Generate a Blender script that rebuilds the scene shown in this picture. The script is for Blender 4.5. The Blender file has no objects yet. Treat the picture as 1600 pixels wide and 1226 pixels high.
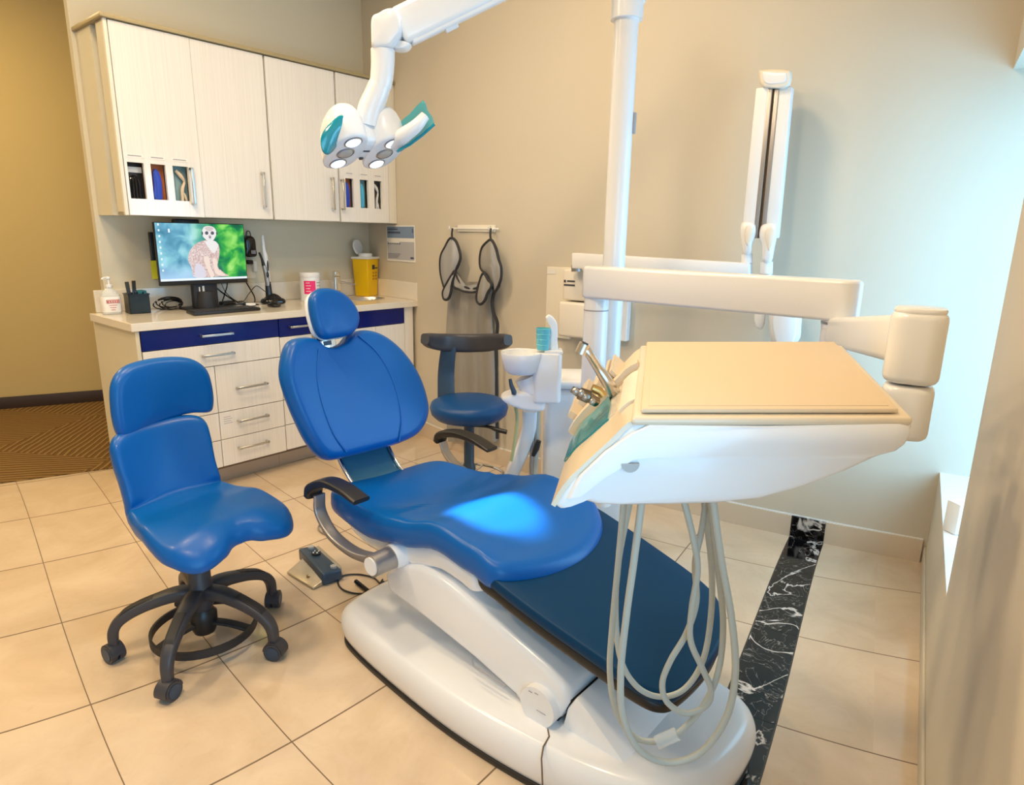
import bpy, bmesh, math, random
from mathutils import Vector, Matrix, noise
from math import sin, cos, pi, radians, sqrt, atan2
random.seed(4)
SC = bpy.context.scene
COL = SC.collection
V = Vector

# ------------------------------------------------------------------ camera
CAMR = Matrix(((0.52939627, 0.19118496, -0.82655181),
               (-0.84821038, 0.13845206, -0.51124376),
               (0.01669568, 0.97174036, 0.23546107)))
FPX = 1012.615
CAMH = 1.40
CP = V((0, 0, CAMH))
cam = bpy.data.cameras.new('camera')
cam.sensor_width = 36.0
cam.lens = 36.0 * FPX / 1600.0
cam.clip_start = 0.05
co = bpy.data.objects.new('camera', cam)
co.matrix_world = Matrix.Translation(CP) @ CAMR.to_4x4()
COL.objects.link(co)
SC.camera = co
FW = V((0.850475, 0.526016, 0)).normalized()
RT = V((FW.y, -FW.x, 0))

def ray(px, py):
    return CAMR @ V((px - 800, -(py - 613), -FPX))
def at(px, py, D):
    "world point seen at photo pixel px,py at horizontal forward distance D (metres)"
    r = ray(px, py)
    return CP + r * (D / (r.x * FW.x + r.y * FW.y))
def onz(px, py, z=0.0):
    r = ray(px, py)
    return CP + r * ((z - CAMH) / r.z)

# ------------------------------------------------------------------ materials
def mat(name, color, rough=0.5, metal=0.0, spec=0.5, coat=0.0, trans=0.0, alpha=1.0, emit=None, estr=0.0,
        bump=0.0, bscale=200.0, vary=0.0, vscale=5.0):
    m = bpy.data.materials.new(name)
    m.use_nodes = True
    nt = m.node_tree
    b = nt.nodes['Principled BSDF']
    b.inputs['Base Color'].default_value = (*color, 1)
    b.inputs['Roughness'].default_value = rough
    b.inputs['Metallic'].default_value = metal
    b.inputs['Specular IOR Level'].default_value = spec
    b.inputs['Coat Weight'].default_value = coat
    b.inputs['Coat Roughness'].default_value = 0.08
    b.inputs['Transmission Weight'].default_value = trans
    b.inputs['Alpha'].default_value = alpha
    if emit:
        b.inputs['Emission Color'].default_value = (*emit, 1)
        b.inputs['Emission Strength'].default_value = estr
    if bump > 0:
        tc = nt.nodes.new('ShaderNodeTexCoord')
        nz = nt.nodes.new('ShaderNodeTexNoise'); nz.inputs['Scale'].default_value = bscale
        nz.inputs['Detail'].default_value = 3
        bp = nt.nodes.new('ShaderNodeBump'); bp.inputs['Strength'].default_value = bump
        bp.inputs['Distance'].default_value = 0.002
        nt.links.new(tc.outputs['Object'], nz.inputs['Vector'])
        nt.links.new(nz.outputs['Fac'], bp.inputs['Height'])
        nt.links.new(bp.outputs['Normal'], b.inputs['Normal'])
    if vary > 0:
        tc = nt.nodes.new('ShaderNodeTexCoord')
        nz = nt.nodes.new('ShaderNodeTexNoise'); nz.inputs['Scale'].default_value = vscale
        nz.inputs['Detail'].default_value = 4
        mx = nt.nodes.new('ShaderNodeMix'); mx.data_type = 'RGBA'
        mx.inputs[6].default_value = (*[c * (1 - vary) for c in color], 1)
        mx.inputs[7].default_value = (*[min(1, c * (1 + vary)) for c in color], 1)
        nt.links.new(tc.outputs['Object'], nz.inputs['Vector'])
        nt.links.new(nz.outputs['Fac'], mx.inputs[0])
        nt.links.new(mx.outputs[2], b.inputs['Base Color'])
    return m

class NT:
    "tiny helper to wire nodes"
    def __init__(s, m): s.m = m; s.nt = m.node_tree; s.b = s.nt.nodes['Principled BSDF']
    def n(s, t, **k):
        x = s.nt.nodes.new(t)
        for a, v in k.items(): setattr(x, a, v)
        return x
    def l(s, a, b): s.nt.links.new(a, b)
    def math(s, op, a, b=None, c=None):
        x = s.n('ShaderNodeMath', operation=op)
        for i, v in enumerate((a, b, c)):
            if v is None: continue
            if isinstance(v, (int, float)): x.inputs[i].default_value = v
            else: s.l(v, x.inputs[i])
        return x.outputs[0]
    def mix(s, f, a, b, blend='MIX'):
        x = s.n('ShaderNodeMix', data_type='RGBA', blend_type=blend)
        for i, v in ((0, f), (6, a), (7, b)):
            if isinstance(v, (int, float)): x.inputs[i].default_value = v
            elif isinstance(v, tuple): x.inputs[i].default_value = (*v, 1)
            else: s.l(v, x.inputs[i])
        return x.outputs[2]
    def noise(s, vec, scale, detail=4, dist=0.0, rough=.5):
        x = s.n('ShaderNodeTexNoise'); x.inputs['Scale'].default_value = scale
        x.inputs['Detail'].default_value = detail; x.inputs['Distortion'].default_value = dist
        x.inputs['Roughness'].default_value = rough
        if vec is not None: s.l(vec, x.inputs['Vector'])
        return x.outputs['Fac']
    def ramp(s, f, stops):
        x = s.n('ShaderNodeValToRGB'); e = x.color_ramp.elements
        while len(e) > 1: e.remove(e[-1])
        e[0].position = stops[0][0]; e[0].color = (*stops[0][1], 1)
        for p, c in stops[1:]:
            q = e.new(p); q.color = (*c, 1)
        s.l(f, x.inputs[0]); return x.outputs[0]

BLUE = (0.0, 0.100, 0.385)
M_blue = mat('blue_leather', BLUE, 0.34, spec=0.32, coat=0.03, bump=0.12, bscale=420)
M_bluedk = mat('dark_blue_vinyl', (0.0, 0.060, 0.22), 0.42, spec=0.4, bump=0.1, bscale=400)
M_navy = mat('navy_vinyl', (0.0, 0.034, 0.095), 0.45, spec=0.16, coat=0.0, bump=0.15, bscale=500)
M_white = mat('white_gloss_plastic', (0.83, 0.845, 0.87), 0.24, spec=0.5, coat=0.2)
M_white2 = mat('white_satin_plastic', (0.80, 0.81, 0.83), 0.4)
M_cream = mat('cream_plastic', (0.80, 0.74, 0.64), 0.4)
M_tray = mat('cream_silicone_mat', (0.70, 0.565, 0.395), 0.5)
M_traysh = mat('cream_warm_lit_plastic', (0.74, 0.64, 0.49), 0.3, coat=0.2)  # cream shell plastic, tinted with the warm light on the console top
M_black = mat('black_plastic', (0.012, 0.012, 0.013), 0.4)
M_blackg = mat('black_gloss', (0.01, 0.01, 0.011), 0.15)
M_dkgrey = mat('dark_grey_plastic', (0.045, 0.045, 0.055), 0.42, bump=0.1, bscale=600)
M_dkgrey2 = mat('black_rubber', (0.02, 0.02, 0.024), 0.55)
M_slate = mat('slate_plastic', (0.028, 0.055, 0.095), 0.38)
M_spine = mat('teal_grey_metal', (0.03, 0.14, 0.24), 0.3, metal=.3)
M_steel = mat('brushed_steel', (0.62, 0.6, 0.57), 0.28, metal=1.0)
M_chrome = mat('chrome', (0.8, 0.79, 0.77), 0.12, metal=1.0)
M_alu = mat('grey_metallic', (0.42, 0.40, 0.39), 0.35, metal=0.8)
M_hose = mat('grey_silicone_hose', (0.47, 0.49, 0.44), 0.45)
M_handle = mat('satin_nickel', (0.62, 0.6, 0.55), 0.3, metal=1.0)
M_quartz = mat('cream_quartz', (0.80, 0.74, 0.64), 0.16, coat=0.3, vary=0.04, vscale=60)
M_bluelam = mat('royal_blue_laminate', (0.0, 0.009, 0.155), 0.2, spec=.3, coat=0.15)
M_crown = mat('olive_laminate', (0.40, 0.32, 0.17), 0.4)
M_side = mat('side_laminate', (0.70, 0.64, 0.48), 0.4)
M_sidew = mat('cream_laminate', (0.80, 0.75, 0.64), 0.35)
M_gapdk = mat('gap_brown', (0.16, 0.11, 0.07), 0.7)
M_kick = mat('brushed_kick_plate', (0.50, 0.42, 0.33), 0.38, metal=0.35)
M_teal = mat('teal_film', (0.0, 0.27, 0.36), 0.15, coat=0.6, bump=0.8, bscale=60)
M_tealc = mat('clear_teal_film', (0.04, 0.50, 0.52), 0.2, trans=0.0, alpha=0.6, coat=0.3)
M_orangebox = mat('orange_card', (0.55, 0.16, 0.05), 0.6)
M_tealbox = mat('grey_teal_card', (0.25, 0.38, 0.38), 0.6)
M_glovblue = mat('blue_nitrile', (0.03, 0.08, 0.55), 0.45)
M_glovlb = mat('light_blue_tissue', (0.10, 0.50, 0.72), 0.6)
M_glovbei = mat('beige_latex', (0.78, 0.62, 0.45), 0.5)
M_yellow = mat('yellow_plastic', (0.90, 0.56, 0.0), 0.35)
M_pink = mat('magenta_label', (0.80, 0.02, 0.17), 0.5)
M_red = mat('red_ink', (0.55, 0.08, 0.05), 0.6)
M_ink = mat('dark_ink', (0.05, 0.05, 0.06), 0.6)
M_greyink = mat('grey_ink', (0.35, 0.35, 0.38), 0.6)
M_paper = mat('white_paper', (0.82, 0.80, 0.76), 0.6)
M_cup = mat('aqua_plastic', (0.15, 0.62, 0.75), 0.35)
M_apron = mat('grey_lead_fabric', (0.30, 0.285, 0.26), 0.55, bump=0.3, bscale=90)
M_aprin = mat('pale_grey_fabric', (0.36, 0.36, 0.36), 0.5, bump=0.2, bscale=90)
M_bio = mat('yellow_green_paper', (0.55, 0.55, 0.02), 0.6)
M_hallbase = mat('dark_brown_skirting', (0.05, 0.028, 0.018), 0.5)
M_led = mat('led_lens', (0.8, 0.9, 1.0), 0.3, emit=(0.70, 0.88, 1.0), estr=1.15)
M_ledoff = mat('grey_lens', (0.5, 0.47, 0.42), 0.3)
M_clear = mat('clear_plastic', (0.9, 0.93, 0.93), 0.08, alpha=0.35)
M_ceil = mat('white_ceiling', (0.80, 0.78, 0.74), 0.8)
M_glass = mat('window_glass', (0.9, 0.95, 1.0), 0.02, alpha=0.12)
M_winfr = mat('window_frame_white', (0.8, 0.8, 0.8), 0.4)
M_blind = mat('grey_blind_fabric', (0.28, 0.29, 0.31), 0.8)
M_lampglow = mat('warm_lamp', (1, .9, .7), 0.5, emit=(1.0, 0.80, 0.5), estr=12.0)

def wall_mat(name, c):
    m = mat(name, c, 0.75, spec=0.25)
    t = NT(m); tc = t.n('ShaderNodeTexCoord')
    f = t.noise(tc.outputs['Object'], 2.5, 5)
    t.l(t.mix(f, tuple(x * .97 for x in c), tuple(min(1, x * 1.03) for x in c)), t.b.inputs['Base Color'])
    f2 = t.noise(tc.outputs['Object'], 350, 3)
    bp = t.n('ShaderNodeBump'); bp.inputs['Strength'].default_value = .03; bp.inputs['Distance'].default_value = .001
    t.l(f2, bp.inputs['Height']); t.l(bp.outputs['Normal'], t.b.inputs['Normal'])
    return m
M_wall = wall_mat('beige_wall_paint', (0.68, 0.62, 0.48))
M_wallR = wall_mat('greige_wall_paint', (0.61, 0.55, 0.445))
M_wallH = wall_mat('hall_wall_paint', (0.64, 0.49, 0.22))

def lam_mat():
    m = mat('white_woodgrain_laminate', (0.84, 0.81, 0.76), 0.16, coat=0.5)
    t = NT(m); tc = t.n('ShaderNodeTexCoord')
    mp = t.n('ShaderNodeMapping'); mp.inputs['Scale'].default_value = (220, 220, 2.0)
    t.l(tc.outputs['Object'], mp.inputs['Vector'])
    f = t.noise(mp.outputs[0], 1.0, 3)
    t.l(t.ramp(f, [(.3, (0.80, 0.765, 0.71)), (.6, (0.86, 0.83, 0.785))]), t.b.inputs['Base Color'])
    return m
M_lam = lam_mat()

# tiles: colour, grout and the black marble strip follow the floor's own tile coordinates (uv)
def marble_nodes(t, vec):
    n1 = t.noise(vec, 3.2, 6, 1.2)
    v1 = t.math('ABSOLUTE', t.math('SUBTRACT', n1, .5))
    n2 = t.noise(vec, 9.0, 5, 2.0)
    v2 = t.math('ABSOLUTE', t.math('SUBTRACT', n2, .5))
    a = t.ramp(v1, [(0.0, (1, 1, 1)), (0.006, (.75, .75, .75)), (0.016, (0, 0, 0))])
    b = t.ramp(v2, [(0.0, (.45, .45, .45)), (0.007, (0, 0, 0))])
    c = t.mix(1.0, a, b, 'LIGHTEN')
    sp = t.noise(vec, 22, 4, 1.0)
    g = t.ramp(sp, [(.64, (0, 0, 0)), (.74, (.35, .35, .35))])
    c = t.mix(1.0, c, g, 'LIGHTEN')
    return t.mix(c, (0.002, 0.002, 0.003), (0.72, 0.66, 0.60))

def floor_mat():
    m = mat('floor_tiles', (0.8, 0.7, 0.56), 0.12, spec=0.5, coat=0.08)
    t = NT(m)
    uv = t.n('ShaderNodeUVMap', uv_map='UVMap'); tc = t.n('ShaderNodeTexCoord')
    sx = t.n('ShaderNodeSeparateXYZ'); t.l(uv.outputs[0], sx.inputs[0])
    U, W = sx.outputs[0], sx.outputs[1]
    fu = t.math('FRACT', U); fv = t.math('FRACT', W)
    du = t.math('MINIMUM', fu, t.math('SUBTRACT', 1.0, fu))
    dv = t.math('MINIMUM', fv, t.math('SUBTRACT', 1.0, fv))
    # beyond the marble strip no v-lines until the wall
    past = t.math('GREATER_THAN', W, 6.8)
    dv = t.math('MAXIMUM', dv, past)
    dd = t.math('MINIMUM', t.math('MULTIPLY', du, .55), t.math('MULTIPLY', dv, .40))
    grout = t.math('LESS_THAN', dd, .0024)
    # per-tile tint
    cu = t.math('FLOOR', U); cv = t.math('FLOOR', W)
    cmb = t.n('ShaderNodeCombineXYZ'); t.l(cu, cmb.inputs[0]); t.l(cv, cmb.inputs[1])
    wn = t.n('ShaderNodeTexWhiteNoise', noise_dimensions='3D'); t.l(cmb.outputs[0], wn.inputs['Vector'])
    off = t.n('ShaderNodeVectorMath', operation='MULTIPLY_ADD')
    t.l(wn.outputs['Color'], off.inputs[0]); off.inputs[1].default_value = (7, 7, 7); t.l(tc.outputs['Object'], off.inputs[2])
    cl = t.noise(off.outputs[0], 2.6, 7, 1.4, .6)
    base = t.ramp(cl, [(.32, (0.60, 0.455, 0.31)), (.52, (0.665, 0.52, 0.37)), (.70, (0.71, 0.575, 0.42))])
    fine = t.noise(off.outputs[0], 14, 6, 2.2, .6)
    base = t.mix(t.ramp(fine, [(.55, (0, 0, 0)), (.75, (.22, .22, .22))]), base, (0.50, 0.37, 0.25))
    base = t.mix(t.math('MULTIPLY', wn.outputs['Value'], .10), base, (0.60, 0.50, 0.38))
    # marble strip
    inl = t.math('MULTIPLY', t.math('GREATER_THAN', W, 6.97), t.math('LESS_THAN', W, 7.36))
    mar = marble_nodes(t, tc.outputs['Object'])
    g2 = t.math('LESS_THAN', du, .006)
    mar = t.mix(g2, mar, (0.002, 0.002, 0.002))
    colr = t.mix(grout, base, (0.17, 0.115, 0.07))
    colr = t.mix(inl, colr, mar)
    edge = t.math('LESS_THAN', t.math('MINIMUM', t.math('ABSOLUTE', t.math('SUBTRACT', W, 6.97)), t.math('ABSOLUTE', t.math('SUBTRACT', W, 7.36))), .006)
    colr = t.mix(edge, colr, (0.05, 0.04, 0.035))
    t.l(colr, t.b.inputs['Base Color'])
    t.l(t.mix(grout, (.085, .085, .085), (.8, .8, .8)), t.b.inputs['Roughness'])
    return m
M_floor = floor_mat()

def marble_mat():
    m = mat('black_marble', (0.01, 0.01, 0.012), 0.1, coat=0.3)
    t = NT(m); tc = t.n('ShaderNodeTexCoord')
    t.l(marble_nodes(t, tc.outputs['Object']), t.b.inputs['Base Color']); return m
M_marble = marble_mat()
M_basetile = mat('beige_skirting_tile', (0.66, 0.55, 0.42), 0.2, coat=0.2, vary=0.06, vscale=6)

def carpet_mat():
    m = mat('striped_carpet', (0.2, 0.12, 0.05), 0.95, spec=0.1)
    t = NT(m); tc = t.n('ShaderNodeTexCoord')
    mp = t.n('ShaderNodeMapping'); mp.inputs['Rotation'].default_value = (0, 0, radians(-24))
    t.l(tc.outputs['Object'], mp.inputs['Vector'])
    sx = t.n('ShaderNodeSeparateXYZ'); t.l(mp.outputs[0], sx.inputs[0])
    # quarter-turned carpet squares, lines running diagonally in each
    k = 1 / 0.85
    px = t.math('FLOOR', t.math('MULTIPLY', sx.outputs[0], k)); py = t.math('FLOOR', t.math('MULTIPLY', sx.outputs[1], k))
    par = t.math('MODULO', t.math('ABSOLUTE', t.math('ADD', px, py)), 2.0)
    a = t.math('ADD', sx.outputs[0], t.math('MULTIPLY', sx.outputs[1], .35))
    b = t.math('SUBTRACT', sx.outputs[1], t.math('MULTIPLY', sx.outputs[0], .35))
    w = t.n('ShaderNodeMix', data_type='FLOAT'); t.l(par, w.inputs[0]); t.l(a, w.inputs[2]); t.l(b, w.inputs[3])
    wob = t.noise(tc.outputs['Object'], 5, 2)
    ph = t.math('ADD', t.math('MULTIPLY', w.outputs[0], 23.0), t.math('MULTIPLY', wob, .8))
    st = t.math('FRACT', ph)
    c = t.ramp(st, [(0.0, (0.075, 0.04, 0.016)), (.18, (0.33, 0.19, 0.065)), (.45, (0.42, 0.26, 0.10)), (.62, (0.10, 0.055, 0.022)), (.80, (0.28, 0.16, 0.055)), (1.0, (0.075, 0.04, 0.016))])
    fz = t.noise(tc.outputs['Object'], 260, 2)
    c = t.mix(t.math('MULTIPLY', fz, .5), c, (0.08, 0.05, 0.02))
    t.l(c, t.b.inputs['Base Color']); return m
M_carpet = carpet_mat()

# ------------------------------------------------------------------ mesh builder
def cr(pts, n=8, closed=False):
    "Catmull-Rom through points"
    P = [V(p) for p in pts]; out = []
    N = len(P); rng = range(N if closed else N - 1)
    for i in rng:
        if closed: a, b, c, d = P[i - 1], P[i], P[(i + 1) % N], P[(i + 2) % N]
        else:
            b, c = P[i], P[i + 1]
            a = P[i - 1] if i > 0 else b * 2 - c
            d = P[i + 2] if i + 2 < N else c * 2 - b
        for k in range(n):
            t = k / n
            out.append(0.5 * ((2 * b) + (c - a) * t + (2 * a - 5 * b + 4 * c - d) * t * t + (3 * b - a - 3 * c + d) * t ** 3))
    if not closed: out.append(P[-1])
    return out

class B:
    def __init__(s, M=None):
        s.bm = bmesh.new(); s.M = M or Matrix.Identity(4)
    def v(s, p): return s.bm.verts.new(s.M @ V(p))
    def f(s, vs):
        try: return s.bm.faces.new(vs)
        except ValueError: return None
    def merge(s, bm2, M=None):
        T = s.M @ (M or Matrix.Identity(4)); mp = {}
        for v in bm2.verts: mp[v] = s.bm.verts.new(T @ v.co)
        for f in bm2.faces: s.f([mp[v] for v in f.verts])
        bm2.free(); return s
    def box(s, x0, x1, y0, y1, z0, z1, bev=0.0, seg=2, M=None):
        b = bmesh.new(); bmesh.ops.create_cube(b, size=1)
        for v in b.verts:
            v.co = V(((x0 + x1) / 2 + v.co.x * (x1 - x0), (y0 + y1) / 2 + v.co.y * (y1 - y0), (z0 + z1) / 2 + v.co.z * (z1 - z0)))
        if bev > 0:
            bev = min(bev, .49 * min(abs(x1 - x0), abs(y1 - y0), abs(z1 - z0)))
            bmesh.ops.bevel(b, geom=b.edges[:], offset=bev, segments=seg, profile=.5, affect='EDGES')
        return s.merge(b, M)
    def hexa(s, p, bev=0.0, seg=2):
        "8 corner points: bottom 4 then top 4"
        b = bmesh.new(); vs = [b.verts.new(V(q)) for q in p]
        for f in ((3, 2, 1, 0), (4, 5, 6, 7), (0, 1, 5, 4), (1, 2, 6, 5), (2, 3, 7, 6), (3, 0, 4, 7)): b.faces.new([vs[i] for i in f])
        bmesh.ops.recalc_face_normals(b, faces=b.faces[:])
        if bev > 0: bmesh.ops.bevel(b, geom=b.edges[:], offset=bev, segments=seg, profile=.5, affect='EDGES')
        return s.merge(b)
    def prism(s, pts, z0, z1, bev=0.0, seg=2, M=None, holes=(), edges='all'):
        "2D outline (list of (x,y)) extruded in local z"
        b = bmesh.new()
        loops = [pts] + list(holes); es = []
        for lp in loops:
            vs = [b.verts.new((p[0], p[1], z0)) for p in lp]
            for i in range(len(vs)): es.append(b.edges.new((vs[i], vs[(i + 1) % len(vs)])))
        if holes:
            bmesh.ops.triangle_fill(b, use_beauty=True, use_dissolve=False, edges=es)
        else:
            b.faces.new([v for v in b.verts])
        r = bmesh.ops.extrude_face_region(b, geom=b.faces[:])
        for g in r['geom']:
            if isinstance(g, bmesh.types.BMVert): g.co.z = z1
        bmesh.ops.recalc_face_normals(b, faces=b.faces[:])
        if bev > 0:
            ed = [e for e in b.edges if len(e.link_faces) == 2 and e.calc_face_angle(0) > .6 and (edges == 'all' or abs(e.verts[0].co.z - e.verts[1].co.z) < 1e-7)]
            bmesh.ops.bevel(b, geom=ed, offset=bev, segments=seg, profile=.5, affect='EDGES', clamp_overlap=True)
        return s.merge(b, M)
    def loft(s, rings, cap=True, closed=True):
        R = [[s.v(p) for p in r] for r in rings]; n = len(R[0])
        for a, b in zip(R[:-1], R[1:]):
            for i in range(n if closed else n - 1):
                j = (i + 1) % n; s.f([a[i], a[j], b[j], b[i]])
        if cap and closed:
            s.f(R[0][::-1]); s.f(R[-1])
        return s
    def tube(s, pts, r, n=10, closed=False, smooth=0, cap=True):
        if smooth: pts = cr(pts, smooth, closed)
        P = [V(p) for p in pts]; N = len(P)
        rr = r if isinstance(r, (list, tuple)) else None
        T = []
        for i in range(N):
            a = P[i - 1] if (i > 0 or closed) else P[i]; b = P[(i + 1) % N] if (i < N - 1 or closed) else P[i]
            T.append((b - a).normalized())
        up = V((0, 0, 1)) if abs(T[0].z) < .9 else V((1, 0, 0))
        x = T[0].cross(up).normalized(); rings = []
        for i in range(N):
            x = (x - T[i] * x.dot(T[i])).normalized(); y = T[i].cross(x)
            if rr: q = i / (N - 1) * (len(rr) - 1); k = min(int(q), len(rr) - 2); rad = rr[k] + (rr[k + 1] - rr[k]) * (q - k)
            else: rad = r
            rings.append([P[i] + (x * cos(2 * pi * k / n) + y * sin(2 * pi * k / n)) * rad for k in range(n)])
        if closed:
            rings.append(rings[0])
            R = [[s.v(p) for p in q] for q in rings[:-1]]; R.append(R[0])
            # align seam twist
            best = min(range(n), key=lambda o: (R[0][o].co - R[-2][0].co).length)
            for a, b in zip(R[:-2], R[1:-1]):
                for i in range(n): s.f([a[i], a[(i + 1) % n], b[(i + 1) % n], b[i]])
            a, b = R[-2], R[0]
            for i in range(n): s.f([a[i], a[(i + 1) % n], b[(i + 1 + best) % n], b[(i + best) % n]])
            return s
        return s.loft(rings, cap)
    def strip(s, pts, wdir, w, th, smooth=6, bevel=.3, wl=None, thl=None):
        "flat band swept along pts: width w along wdir, thickness th; rounded section"
        P = cr(pts, smooth) if smooth else [V(p) for p in pts]
        N = len(P); rings = []; W = V(wdir).normalized()
        for i in range(N):
            T = (P[min(i + 1, N - 1)] - P[max(i - 1, 0)]).normalized(); Nn = T.cross(W).normalized(); Wd = Nn.cross(T).normalized()
            q = i / (N - 1)
            def ip(L, d):
                if not L: return d
                t = q * (len(L) - 1); k = min(int(t), len(L) - 2); return L[k] + (L[k + 1] - L[k]) * (t - k)
            ww, tt = ip(wl, w) / 2, ip(thl, th) / 2
            ring = []
            for k in range(16):
                a = 2 * pi * (k + .5) / 16; e = bevel
                cx_, sy_ = cos(a), sin(a)
                ring.append(P[i] + Wd * (math.copysign(abs(cx_) ** e, cx_) * ww) + Nn * (math.copysign(abs(sy_) ** e, sy_) * tt))
            rings.append(ring)
        return s.loft(rings)
    def lathe(s, prof, n=24, M=None, cap=True):
        T = s.M; s.M = s.M @ (M or Matrix.Identity(4))
        s.loft([[(r * cos(2 * pi * k / n), r * sin(2 * pi * k / n), z) for k in range(n)] for r, z in prof], cap)
        s.M = T; return s
    def cyl(s, a, b, r, n=16, r2=None):
        return s.tube([a, b], [r, r2 if r2 is not None else r], n)
    def sphere(s, c, r, sx=1, sy=1, sz=1, n=16):
        b = bmesh.new(); bmesh.ops.create_uvsphere(b, u_segments=n, v_segments=n // 2 + 2, radius=r)
        return s.merge(b, Matrix.Translation(c) @ Matrix.Diagonal((sx, sy, sz, 1)))
    def pad(s, outline, thick, edge=.03, crown=.0, back=None, warp=None, c=None, rings=7, dense=6):
        "upholstered pad: smooth closed outline (u,v); front bulges to +h, back to -h"
        O = cr([V((p[0], p[1], 0)) for p in outline], dense, True)
        n = len(O); C = V((c[0], c[1], 0)) if c else sum(O, V()) / n
        Rm = sum((o - C).length for o in O) / n
        prof = []
        for k in range(6):                       # rounded rim, front half
            a = pi / 2 * k / 5; prof.append((1 - edge / Rm * (1 - cos(a)), sin(a)))
        k0 = prof[-1][0]
        front = [(q, thick / 2 * h) for q, h in prof]
        for k in range(1, rings): 
            q = k0 * (1 - k / rings); front.append((q, thick / 2 + crown * (1 - (q / k0) ** 2)))
        bk = [(q, -(back if back is not None else thick / 2) * h) for q, h in prof[1:]]
        for k in range(1, rings): bk.append((k0 * (1 - k / rings), bk[4][1]))
        W = warp or (lambda u, v, h: (u, v, h))
        def ring(q, h): return [W(*(C + (o - C) * q + V((0, 0, h)))) for o in O]
        seq = bk[::-1] + front
        R = [[s.v(p) for p in ring(q, h)] for q, h in seq]
        for a, b in zip(R[:-1], R[1:]):
            for i in range(n): s.f([a[i], a[(i + 1) % n], b[(i + 1) % n], b[i]])
        for r_, (q, h), fl in ((R[0], seq[0], True), (R[-1], seq[-1], False)):
            cv = s.v(W(C.x, C.y, h + (crown * (k0 / rings) ** 2 * .3 if not fl else 0)))
            for i in range(n): s.f([r_[i], r_[(i + 1) % n], cv] if not fl else [r_[(i + 1) % n], r_[i], cv])
        return s
    def obj(s, name, m, parent=None, smooth=40, origin=None):
        bmesh.ops.recalc_face_normals(s.bm, faces=s.bm.faces[:])
        o0 = V((0, 0, 0))
        p = parent
        while p is not None: o0 += p.location; p = p.parent
        if origin is not None: o0 = V(origin)
        elif parent is None:
            xs = [v.co for v in s.bm.verts]
            o0 = V(((min(a.x for a in xs) + max(a.x for a in xs)) / 2, (min(a.y for a in xs) + max(a.y for a in xs)) / 2, min(a.z for a in xs)))
        for v in s.bm.verts: v.co -= o0
        me = bpy.data.meshes.new(name); s.bm.to_mesh(me); s.bm.free()
        if smooth:
            me.polygons.foreach_set('use_smooth', [True] * len(me.polygons))
            me.set_sharp_from_angle(angle=radians(smooth))
        for mm in (m if isinstance(m, (list, tuple)) else [m]): me.materials.append(mm)
        o = bpy.data.objects.new(name, me); COL.objects.link(o)
        if parent is not None: o.parent = parent
        else: o.location = o0
        return o

def thing(name, label, cat, loc, group=None):
    o = bpy.data.objects.new(name, None); COL.objects.link(o)
    o.empty_display_size = .05
    o.location = V(loc); o['label'] = label; o['category'] = cat
    if group: o['group'] = group
    return o
def tag(o, label, cat=None, group=None, kind=None):
    o['label'] = label
    if cat: o['category'] = cat
    if group: o['group'] = group
    if kind: o['kind'] = kind
    return o
def struct(o, label=None):
    o['kind'] = 'structure'
    if label: o['label'] = label
    return o
def frame(o, x, y, z=None):
    x = V(x).normalized(); y = V(y); z = V(z) if z is not None else x.cross(y)
    z.normalize(); y = z.cross(x).normalized()
    return Matrix(((x.x, y.x, z.x, o[0]), (x.y, y.y, z.y, o[1]), (x.z, y.z, z.z, o[2]), (0, 0, 0, 1)))
def roundrect(x0, x1, y0, y1, r, n=5):
    out = []
    for cx_, cy_, a0 in ((x1 - r, y1 - r, 0), (x0 + r, y1 - r, 90), (x0 + r, y0 + r, 180), (x1 - r, y0 + r, 270)):
        for k in range(n + 1):
            a = radians(a0 + 90 * k / n); out.append((cx_ + r * cos(a), cy_ + r * sin(a)))
    return out
def ellipse(cx_, cy_, rx, ry, n=28):
    return [(cx_ + rx * cos(2 * pi * k / n), cy_ + ry * sin(2 * pi * k / n)) for k in range(n)]
SKY, DAY1, DAY2, WARM, HALL, BEAM, EXPO = 0.5, 36, 66, 26, 30, 300, 0.25
# ------------------------------------------------------------------ the room
WBP = [(-.75, 3.30), (-.17, 3.25), (.23, 3.21), (.65, 3.193), (1.0, 3.19), (1.8, 3.215), (2.26, 3.262), (2.6, 3.345), (2.886, 3.445), (3.505, 3.615), (3.9, 3.72)]
WBC = cr([(b, a, 0) for a, b in WBP], 8)
def wbx(y):
    for a, b in zip(WBC[:-1], WBC[1:]):
        if a.y <= y <= b.y: return a.x + (b.x - a.x) * (y - a.y) / (b.y - a.y)
    return WBC[0].x if y < WBC[0].y else WBC[-1].x
def wdir(y):
    return V((wbx(y + .05) - wbx(y - .05), .1, 0)).normalized()
def onwall(px, py, off=0.0):
    "point where the pixel's ray meets the beige wall (off = metres in front of it)"
    r = ray(px, py).normalized(); t = (3.2 - off) / r.x
    for _ in range(9):
        t = (wbx(r.y * t) - off) / r.x
    return CP + r * t
YC = -.185
CA = -.151
CABM = frame((2.31497, 3.21006, 0), (cos(CA), sin(CA), 0), (sin(-CA), cos(CA), 0), (0, 0, 1))
CABI = CABM.inverted()
def cw(s, o, z): return CABM @ V((s, o, z))
def cabpix(px, py, off):
    "cabinet-frame point on the plane off = const seen at a pixel"
    a = CABI @ CP; b = (CABI.to_3x3() @ ray(px, py)); t = (off - a.y) / b.y
    return a + b * t

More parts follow.
